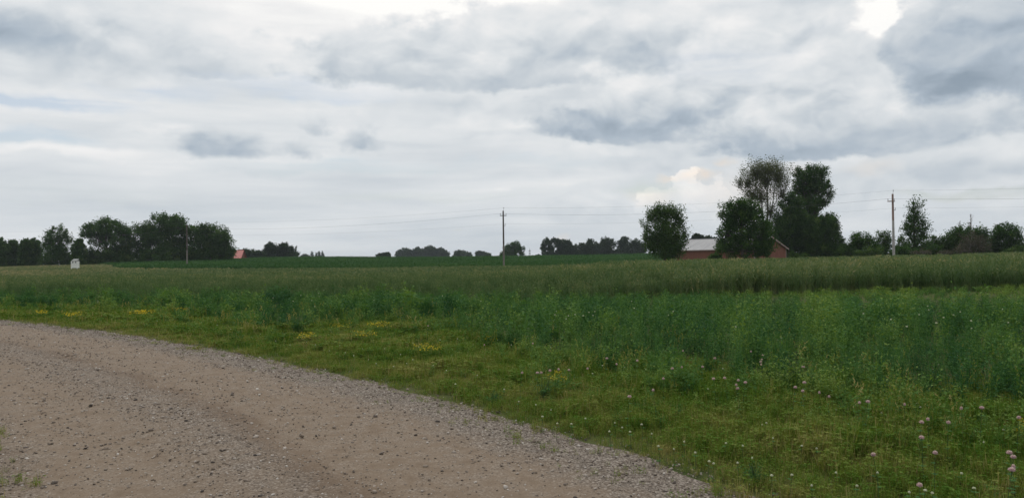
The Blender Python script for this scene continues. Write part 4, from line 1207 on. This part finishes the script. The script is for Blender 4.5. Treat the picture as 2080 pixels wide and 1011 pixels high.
M_WIRE = plain_mat("weathered wire", (0.10, 0.10, 0.105), (0.16, 0.16, 0.165), 4.0, 0.6, metal=0.3)


def insulator(c, parent):
    m = MB(); m.lathe([(0.012, -0.16), (0.012, 0), (0.05, 0.01), (0.07, 0.05), (0.045, 0.06), (0.065, 0.10), (0.04, 0.12), (0.045, 0.15), (0.0, 0.17)], c, 8)
    return m.build('insulator', M_INSUL, parent, True)


LINE_DIR = np.array([-0.91, 0.41, 0]); CROSS = np.array([0.41, 0.91, 0])


def pole(label, px, Y, top_px, r0, r1, mat, mat_top, arm, lean=(0.0, 0.0), split=0.55):
    b = at(px, 540, Y); base = np.array([b[0], Y, float(gz(b[0], Y))])
    h = at(top_px[0], top_px[1], Y)[2] - base[2]
    root = empty('power_pole', base, label, 'power pole', "power poles crossing the fields")
    axis = lambda q: np.array([lean[0] * h * q, lean[1] * h * q, h * q])
    m = MB(); m.tube([axis(q) + (np.array([0, 0, -0.8]) if q == 0 else 0) for q in (0, split / 2, split)], [r0, r0 + (r1 - r0) * split / 2, r0 + (r1 - r0) * split], 12)
    m.build('shaft', mat, root, False)
    m = MB(); m.tube([axis(q) for q in (split, (1 + split) / 2, 1.0)], [r0 + (r1 - r0) * split, r0 + (r1 - r0) * (1 + split) / 2, r1], 12)
    m.build('upper_shaft', mat_top, root, False)
    top = axis(1.0)
    pin = MB(); pin.tube([top + (0, 0, -0.3), top + (0.05, 0, 0.15), top + (0.10, 0, 0.30)], 0.025, 6); pin.build('top_pin', M_STEEL, root)
    ins = insulator(top + (0.10, 0, 0.42), root)
    wires = [base + top + (0.10, 0, 0.5)]
    az = h - arm[0]; am = MB(); ends = []
    ax = axis(az / h)
    if arm[1] == 'both':
        am.box(ax + CROSS * (r1 + 0.06) * 0 + np.array([0, -r1 - 0.07, 0]), (1.15, 0.10, 0.12), 0.0); ends = [-0.5, 0.5]
    elif arm[1] == 'left':
        am.box(ax + np.array([-0.32, -r1 - 0.07, 0]), (1.05, 0.10, 0.14), 0.0); ends = [-0.78, 0.14]
    if ends:
        a_ = am.build('crossarm', mat_top, root)
        for e in ends:
            insulator(ax + np.array([e, -r1 - 0.07, 0.20]), a_)
        wires.append(base + ax + np.array([ends[0], -r1 - 0.07, 0.36]))
    else:
        wires.append(base + ax)
    low = axis((h - arm[2]) / h)
    br = MB(); br.box(low + np.array([r0 * 0.9 + 0.08, 0, 0]), (0.28, 0.08, 0.10)); bo = br.build('bracket', M_STEEL, root)
    insulator(low + np.array([r0 * 0.9 + 0.18, 0, 0.16]), bo)
    wires.append(base + low + np.array([r0 * 0.9 + 0.18, 0, 0.3]))
    for q in (0.35, 0.5):
        bd = MB(); c = axis(q); rr = r0 + (r1 - r0) * q + 0.008
        bd.tube([c, c + np.array([0, 0, 0.06])], rr, 12); bd.build('band', M_STEEL, root)
    return wires


W1 = pole("plain brown power pole in front of the left tree row", 380, 168, (379, 456), 0.17, 0.12, M_POLE, M_POLE_DARK, (0.9, 'none', 2.6), split=0.4)
W2 = pole("slender power pole with a short crossarm in the middle of the view", 1023.5, 133, (1022.5, 428), 0.17, 0.12, M_POLE, M_POLE_DARK, (0.85, 'both', 2.6), split=0.42)
W3 = pole("pale thick power pole with a reddish top at the right", 1816, 108, (1814, 394), 0.185, 0.13, M_POLE_PALE, M_POLE_RED, (1.05, 'left', 2.3), split=0.62)


def wire(label, pts, r, sag):
    m = MB()
    full = []
    for a, b, s in zip(pts[:-1], pts[1:], sag):
        n = 24
        for i in range(n + (1 if b is pts[-1] else 0)):
            q = i / n
            full.append(a + (b - a) * q - np.array([0, 0, 4 * s * q * (1 - q)]))
    m.tube(full, r, 6)
    o = m.build('power_wire', M_WIRE, None, True)
    tag(o, label, 'wire', "wires of the power line")


for k, (lab, r, sg) in enumerate((("topmost thin wire of the power line", 0.007, 0.75), ("clearest wire, running at crossarm height along the power poles", 0.011, 1.0),
                                  ("lowest faint wire of the power line, below the crossarms", 0.006, 0.7))):
    P = [W1[k] + (W1[k] - W2[k]), W1[k], W2[k], W3[k], W3[k] + np.array([58.0, -26.0, 0.2])]
    wire(lab, P, r, [sg, sg, sg, sg])

# ------------------------------------------------------------------ white stand before the left trees
M_WHITE = plain_mat("old white paint", (0.68, 0.69, 0.65), (0.80, 0.80, 0.76), 1.2, 0.8, stretch=(1, 1, 3))
M_GREYLID = plain_mat("dull grey lid", (0.22, 0.23, 0.22), (0.32, 0.33, 0.31), 2.0, 0.8)


def white_stand():
    Y = 140.0; k = Y / FPX
    b = at(153, 548, Y); z0 = float(gz(b[0], Y))
    root = empty('white_stand', (b[0], Y, z0), "white slatted box on two legs in the grass before the left tree row", 'stand')
    h = at(153, 526, Y)[2] - z0
    w = 13.2 * k
    bot = h - 18 * k
    p = MB()
    n = 6; zs = np.linspace(bot, h - 4.2 * k, n + 1)
    for i in range(n):
        p.box((0, 0, (zs[i] + zs[i + 1]) / 2), (w, 0.62 - 0.012 * (i % 2), zs[i + 1] - zs[i] - 0.012))
    p.box((0, 0.02, (bot + h - 4.2 * k) / 2), (w - 0.08, 0.54, h - 4.2 * k - bot - 0.02))
    p.build('box', M_WHITE, root)
    l = MB(); t = h - 4.2 * k
    l.add([(-w / 2 + .06, -0.40, t), (w / 2 - .06, -0.40, t), (w / 2 - .12, 0.36, h), (-w / 2 + .12, 0.36, h), (-w / 2 + .06, -0.40, t + .05), (w / 2 - .06, -0.40, t + .05), (w / 2 - .12, 0.36, h + .05), (-w / 2 + .12, 0.36, h + .05)],
          [(3, 2, 1, 0), (4, 5, 6, 7), (0, 1, 5, 4), (1, 2, 6, 5), (2, 3, 7, 6), (3, 0, 4, 7)])
    l.box((0, 0.33, (t + h) / 2 - 0.03), (w - 0.24, 0.05, h - t - 0.06)); l.build('lid', M_GREYLID, root)
    for sx in (-1, 1):
        g = MB(); g.box((sx * (w / 2 - 0.07), -0.335, (t - 0.02) / 2 - 0.1), (0.16, 0.05, t + 0.18)); g.build('leg', M_WHITE, root)
    for x in (-0.22, 0.24):
        s = MB(); s.box((x * w, -0.345, t - 0.17), (0.09, 0.05, 0.40)); s.build('strap', M_DARK, root)


white_stand()


def lattice_tower():
    Y = 760.0
    b = at(1076, 522, Y); z0 = float(gz(b[0], Y))
    root = empty('lattice_tower', (b[0], Y, z0), "tiny far lattice mast on the skyline right of the spreading tree", 'mast')
    h = at(1076, 506.5, Y)[2] - z0
    m = MB()
    hw = lambda q: 0.95 - 0.55 * q
    cs = ((-1, -1), (1, -1), (1, 1), (-1, 1))
    for sx, sy in cs:
        m.tube([(sx * hw(0), sy * hw(0), 0), (sx * hw(1), sy * hw(1), h)], 0.10, 4)
    for i in range(8):
        q0, q1 = i / 8, (i + 1) / 8
        for j in range(4):
            a, c = cs[j], cs[(j + 1) % 4]
            m.tube([(a[0] * hw(q0), a[1] * hw(q0), h * q0), (c[0] * hw(q1), c[1] * hw(q1), h * q1)], 0.06, 3)
            m.tube([(a[0] * hw(q1), a[1] * hw(q1), h * q1), (c[0] * hw(q1), c[1] * hw(q1), h * q1)], 0.06, 3)
    m.build('lattice', M_STEEL, root)
    a = MB(); a.tube([(0, 0, h), (0, 0, h + 2.2)], [0.10, 0.05], 5); a.build('antenna', M_STEEL, root)
    for z in (0.62, 0.86):
        d = MB(); d.box((0, -0.6, h * z), (1.9, 0.5, 0.9)); d.build('antenna_panel', M_STEEL, root)


lattice_tower()

# ------------------------------------------------------------------ flowers and single weeds
M_STEM = plain_mat("flower stem", (0.035, 0.070, 0.020), (0.06, 0.10, 0.03), 8.0, 0.7)
M_PINK = leaf_mat("pink clover head", [(0, (0.34, 0.20, 0.25)), (0.5, (0.52, 0.38, 0.42)), (1, (0.68, 0.60, 0.58))], 0.2)
M_WHITEFL = leaf_mat("white clover head", [(0, (0.38, 0.40, 0.30)), (0.5, (0.58, 0.58, 0.50)), (1, (0.72, 0.72, 0.66))], 0.2)
M_YELLOW = leaf_mat("yellow petals", [(0, (0.52, 0.30, 0.012)), (0.5, (0.62, 0.46, 0.03)), (1, (0.68, 0.58, 0.10))], 0.25)
M_CLOVER = leaf_mat("clover leaf", GREEN_WEED, 0.3)


def flower_head(r, n=60):
    parts = []
    for i in range(n):
        z = 1 - 1.55 * (i + 0.5) / n; a = i * 2.39996
        q = math.sqrt(max(0, 1 - z * z)); d = np.array([q * math.cos(a), q * math.sin(a), z * 0.9])
        parts.append(leaf(d * r * 0.35, d + (0, 0, 0.25), r * 0.75, r * 0.34, t=0.35 + 0.35 * z + rng.normal(0, 0.12)))
    core = MB(); core.lathe([(0.0, -0.55), (0.5, -0.4), (0.68, 0.0), (0.5, 0.45), (0.0, 0.62)], (0, 0, 0), 8)
    v = np.array(core.v) * r
    parts.append((v, np.array([f for f in core.f]), np.full(len(v), 0.30)))
    return merge(parts)


def flower(name, label, cat, h, r, mat, n_leaves, group, parts=True):
    root = empty(name, (0, 0, 0), label, cat, group)
    bend = rng.normal(0, 0.10, 2) * h
    m = MB(); m.tube([(0, 0, -0.02), (bend[0] * .3, bend[1] * .3, h * .5), (bend[0], bend[1], h)], [0.0022, 0.0018, 0.0015], 4)
    m.build('stem', M_STEM, root)
    V, F, T = flower_head(r)
    o = link('flower_head', raw_mesh('flower_head', V, F, T), mat, root); o.location = (bend[0], bend[1], h)
    ps = []
    for q in np.linspace(0.2, 0.8, n_leaves):
        a0 = rng.uniform(0, 6.28); c = np.array([bend[0] * q, bend[1] * q, h * q])
        for k in range(3):
            a = a0 + (k - 1) * 0.8
            ps.append(leaf(c, (math.cos(a), math.sin(a), 0.35), 0.034, 0.017, up=(0, 0, 1), t=0.55 + rng.normal(0, .1)))
    link('leaves', raw_mesh('leaves', *merge(ps)), M_CLOVER, root)
    return root


def copy_tree(o, parent=None):
    c = o.copy(); col.objects.link(c); c.parent = parent
    for ch in o.children:
        copy_tree(ch, c)
    return c


def plant_at(proto, used, px, py, hz):
    """stand a copy where a bloom hz above the soil is seen at the pixel"""
    p = on_ground(px, py, hz)
    o = proto if not used else copy_tree(proto)
    o.location = (p[0], p[1], float(gz(p[0], p[1])))
    o.rotation_euler = (0, 0, rng.uniform(0, 6.28))
    s = rng.uniform(0.65, 1.2); o.scale = (s, s, 1.0)
    return o


PINK = [(1785, 924), (1896, 921), (1273, 804), (1740, 817), (1756, 814), (1955, 828), (1990, 826), (1923, 856), (1886, 850), (2064, 846), (1837, 820), (1668, 798),
        (1681, 806), (1608, 786), (1626, 776), (1500, 782), (1507, 776), (1494, 772), (1503, 788), (1454, 770), (1385, 745), (1372, 748), (1130, 750), (1112, 752), (1092, 758),
        (1056, 757), (1158, 752), (1191, 748), (1290, 732), (1228, 728), (1388, 713), (1422, 745), (1456, 728), (1522, 714), (1550, 722), (1874, 886), (1866, 858), (2042, 950), (2054, 948),
        (1870, 988), (2050, 925), (2062, 922), (1630, 744), (1634, 795), (1540, 735), (1551, 730), (1548, 741), (1332, 792), (1348, 768), (1478, 768), (1104, 756), (1250, 740), (867, 662), (985, 700), (1080, 698)]
pink_proto = None
PINK_LABEL = "pink round clover bloom standing on a thin stem in the verge"
for i, (px, py) in enumerate(PINK):
    if pink_proto is None:
        pink_proto = flower('pink_clover', PINK_LABEL, 'flower', 0.34, 0.017, M_PINK, 4, "pink clover blooms in the verge")
    plant_at(pink_proto, i > 0, px, py, 0.34)

WHITE = [(1660, 910), (1626, 905), (1571, 889), (1472, 899), (1507, 905), (1555, 858), (1546, 862), (1413, 918), (1438, 937), (1447, 941), (1568, 966), (1605, 964), (1845, 998),
         (1875, 994), (1898, 1001), (1720, 860), (1998, 898), (2040, 872), (1700, 832), (1790, 838), (1250, 858), (1262, 868), (1281, 876), (1305, 862), (1322, 880), (1240, 876), (1190, 850), (1162, 860),
         (1052, 815), (1088, 822), (1118, 832), (1023, 790), (968, 762), (925, 780), (880, 742), (905, 752), (840, 730), (826, 738), (800, 744), (812, 720), (765, 738), (748, 730), (720, 722), (735, 708), (700, 716),
         (690, 702), (668, 712), (640, 700), (622, 694), (590, 700), (560, 692), (780, 708), (850, 704), (895, 690), (930, 688), (960, 700), (945, 672), (1010, 690), (1040, 700), (1120, 706), (1160, 716),
         (1205, 758), (1222, 742), (1270, 745), (1310, 750), (1360, 775), (1440, 790), (1470, 748), (1404, 728), (1432, 700), (1500, 690), (1545, 700), (1580, 690), (1655, 760), (1690, 770), (1720, 775), (1755, 800),
         (1800, 812), (1812, 822), (1860, 818), (1870, 826), (2030, 780), (2045, 768), (1905, 740), (1945, 722), (1950, 728), (1892, 750), (530, 678), (505, 664), (470, 668), (440, 660), (410, 655), (350, 650), (320, 652),
         (1130, 860), (1100, 846), (1340, 905), (1370, 912), (1390, 896), (1500, 940), (1530, 930), (1650, 985), (1700, 960), (1740, 985), (1785, 960), (1950, 960), (1980, 990)]
white_proto = None
for i, (px, py) in enumerate(WHITE):
    if white_proto is None:
        white_proto = flower('white_clover', "small white clover bloom low in the short verge grass", 'flower', 0.15, 0.0098, M_WHITEFL, 2, "white clover blooms in the verge")
    plant_at(white_proto, i > 0, px, py, 0.15)

TALLW = [(1140, 632), (1152, 626), (1160, 638), (1168, 630), (1176, 642), (1186, 634), (1148, 642), (1200, 640), (1210, 632), (1130, 640), (1156, 648), (640, 596), (652, 602), (628, 610), (636, 622), (660, 590), (645, 588),
         (605, 600), (590, 612), (1880, 622), (1890, 630), (1868, 640), (1902, 645), (1930, 640), (1960, 634), (2045, 628), (2060, 655), (1885, 655), (1650, 628), (1275, 612), (1350, 640), (1376, 632), (1300, 626),
         (1820, 648), (1975, 668), (1990, 652), (980, 612), (905, 600), (760, 610), (560, 605), (1576, 686), (1480, 664), (1750, 636), (1860, 664)]
tall_proto = None
for i, (px, py) in enumerate(TALLW):
    if tall_proto is None:
        tall_proto = flower('white_wildflower', "pale white wildflower on a tall stem above the dark green plants", 'flower', 0.56, 0.014, M_WHITEFL, 6, "white wildflowers among the tall plants")
    plant_at(tall_proto, i > 0, px, py, 0.56)


def trefoil_patch(label, px, py, w, n):
    p = on_ground(px, py, 0.16); k = p[1] / FPX; w = w * k
    z0 = float(gz(p[0], p[1]))
    root = empty('trefoil_patch', (p[0], p[1], z0), label, 'flower patch', "yellow flower patches in the verge")
    fl, lv = [], []
    s = max(0.012, 1.2 * k)
    for _ in range(int(n * 2.4)):
        a = rng.uniform(0, 6.28); q = 1.05 * rng.random() ** 0.7
        c = np.array([w * q * math.cos(a), w * 0.55 * q * math.sin(a), rng.uniform(0.14, 0.25)])
        for j in range(4):
            b = rng.uniform(0, 6.28)
            fl.append(leaf(c + rng.normal(0, s * 0.4, 3), (math.cos(b), math.sin(b), 0.7), s * 1.2, s * 0.9, up=(rng.normal(0, .3), rng.normal(0, .3), 1), t=0.5 + rng.normal(0, .2)))
        for j in range(7):
            b = rng.uniform(0, 6.28)
            cc = c * np.array([1, 1, rng.uniform(0.2, 0.9)]) + rng.normal(0, s, 3) * np.array([1.2, 1.2, 0.2])
            lv.append(leaf(cc, (math.cos(b), math.sin(b), 0.4), s * 1.2, s * 0.8, up=(0, 0, 1), t=0.5 + rng.normal(0, .12)))
    link('blooms', raw_mesh('blooms', *merge(fl)), M_YELLOW, root)
    link('leaves', raw_mesh('leaves', *merge(lv)), M_CLOVER, root)


for args in (("widest bright yellow flower patch, on the left below the dark tree row", 288, 637, 26, 60), ("small yellow flower patch far left, before the white stand", 85, 637, 12, 20),
             ("thin yellow flower patch between the two patches at the left", 148, 641, 20, 30), ("faint yellow flower patch right of the widest one", 366, 632, 16, 20),
             ("compact yellow flower patch below the bushy dark plant", 622, 684, 20, 26), ("brightest orange yellow flower patch left of the middle", 768, 662, 26, 34),
             ("loose yellow flower patch just below the brightest one", 738, 680, 26, 22), ("yellow flower patch near the road, before the middle pole", 866, 708, 32, 26),
             ("few yellow flowers upright in the grass, below the middle pole", 998, 692, 12, 9), ("few yellow flowers beside pink blooms, right of the middle pole", 1090, 694, 14, 8),
             ("small yellow flower patch under the row of pink blooms", 1132, 768, 20, 12), ("few yellow flowers at the right edge of the picture", 2072, 872, 8, 6),
             ("sprinkle of yellow flowers left of the brightest patch", 690, 664, 26, 14)):
    trefoil_patch(*args)


def weed_clump(label, px, py, h, n, ls, spread, tint=0.25):
    p = on_ground(px, py, 0.0)
    root = empty('weed_clump', (p[0], p[1], float(gz(p[0], p[1]))), label, 'weed clump', "bushy dark weeds in the verge")
    V, F, T = weed(h, n, 26, ls, 2.6)
    link('leaves', raw_mesh('leaves', V, F, T + tint + 0.13), M_WEED, root)
    m = MB()
    for _ in range(n // 2):
        a = rng.uniform(0, 6.28); m.tube([(0, 0, -0.02), (math.cos(a) * .12 * h, math.sin(a) * .12 * h, h * .5), (math.cos(a) * .3 * h, math.sin(a) * .3 * h, h * .9)], [.004, .003, .0015], 4)
    m.build('stems', M_STEM, root)


for args in (("lone dark bushy weed standing in the mown verge left of the pink blooms", 1104, 812, 0.24, 16, 0.026, 0), ("dark bushy weed beside the compact yellow patch", 604, 680, 0.46, 22, 0.05, 0),
             ("rounded dark weed behind the pink blooms right of the middle", 1288, 736, 0.42, 26, 0.036, 0), ("bushy dark weed at the grass edge near the road's end, lower middle", 1004, 822, 0.15, 16, 0.022, 0),
             ("low dark weed at the grass edge by the bottom of the picture", 1535, 985, 0.16, 16, 0.018, 0), ("tall light green weed on the right with upright stems", 1890, 800, 0.5, 22, 0.034, 0)):
    weed_clump(*args[:6], 1.0)
# ------------------------------------------------------------------ air
def build_haze():
    m, N, out = new_mat("pale air")
    v = N.new('ShaderNodeVolumePrincipled')
    v.inputs['Color'].default_value = (0.80, 0.88, 0.97, 1)
    v.inputs['Density'].default_value = 0.00014
    v.inputs['Anisotropy'].default_value = 0.2
    N.l.new(v.outputs[0], out.inputs['Volume'])
    b = MB(); b.box((0, 1150, 13.0), (4700, 2700, 30.0))
    o = b.build('haze', m)
    tag(o, "thin summer haze over the far fields", "haze", kind='stuff')


build_haze()
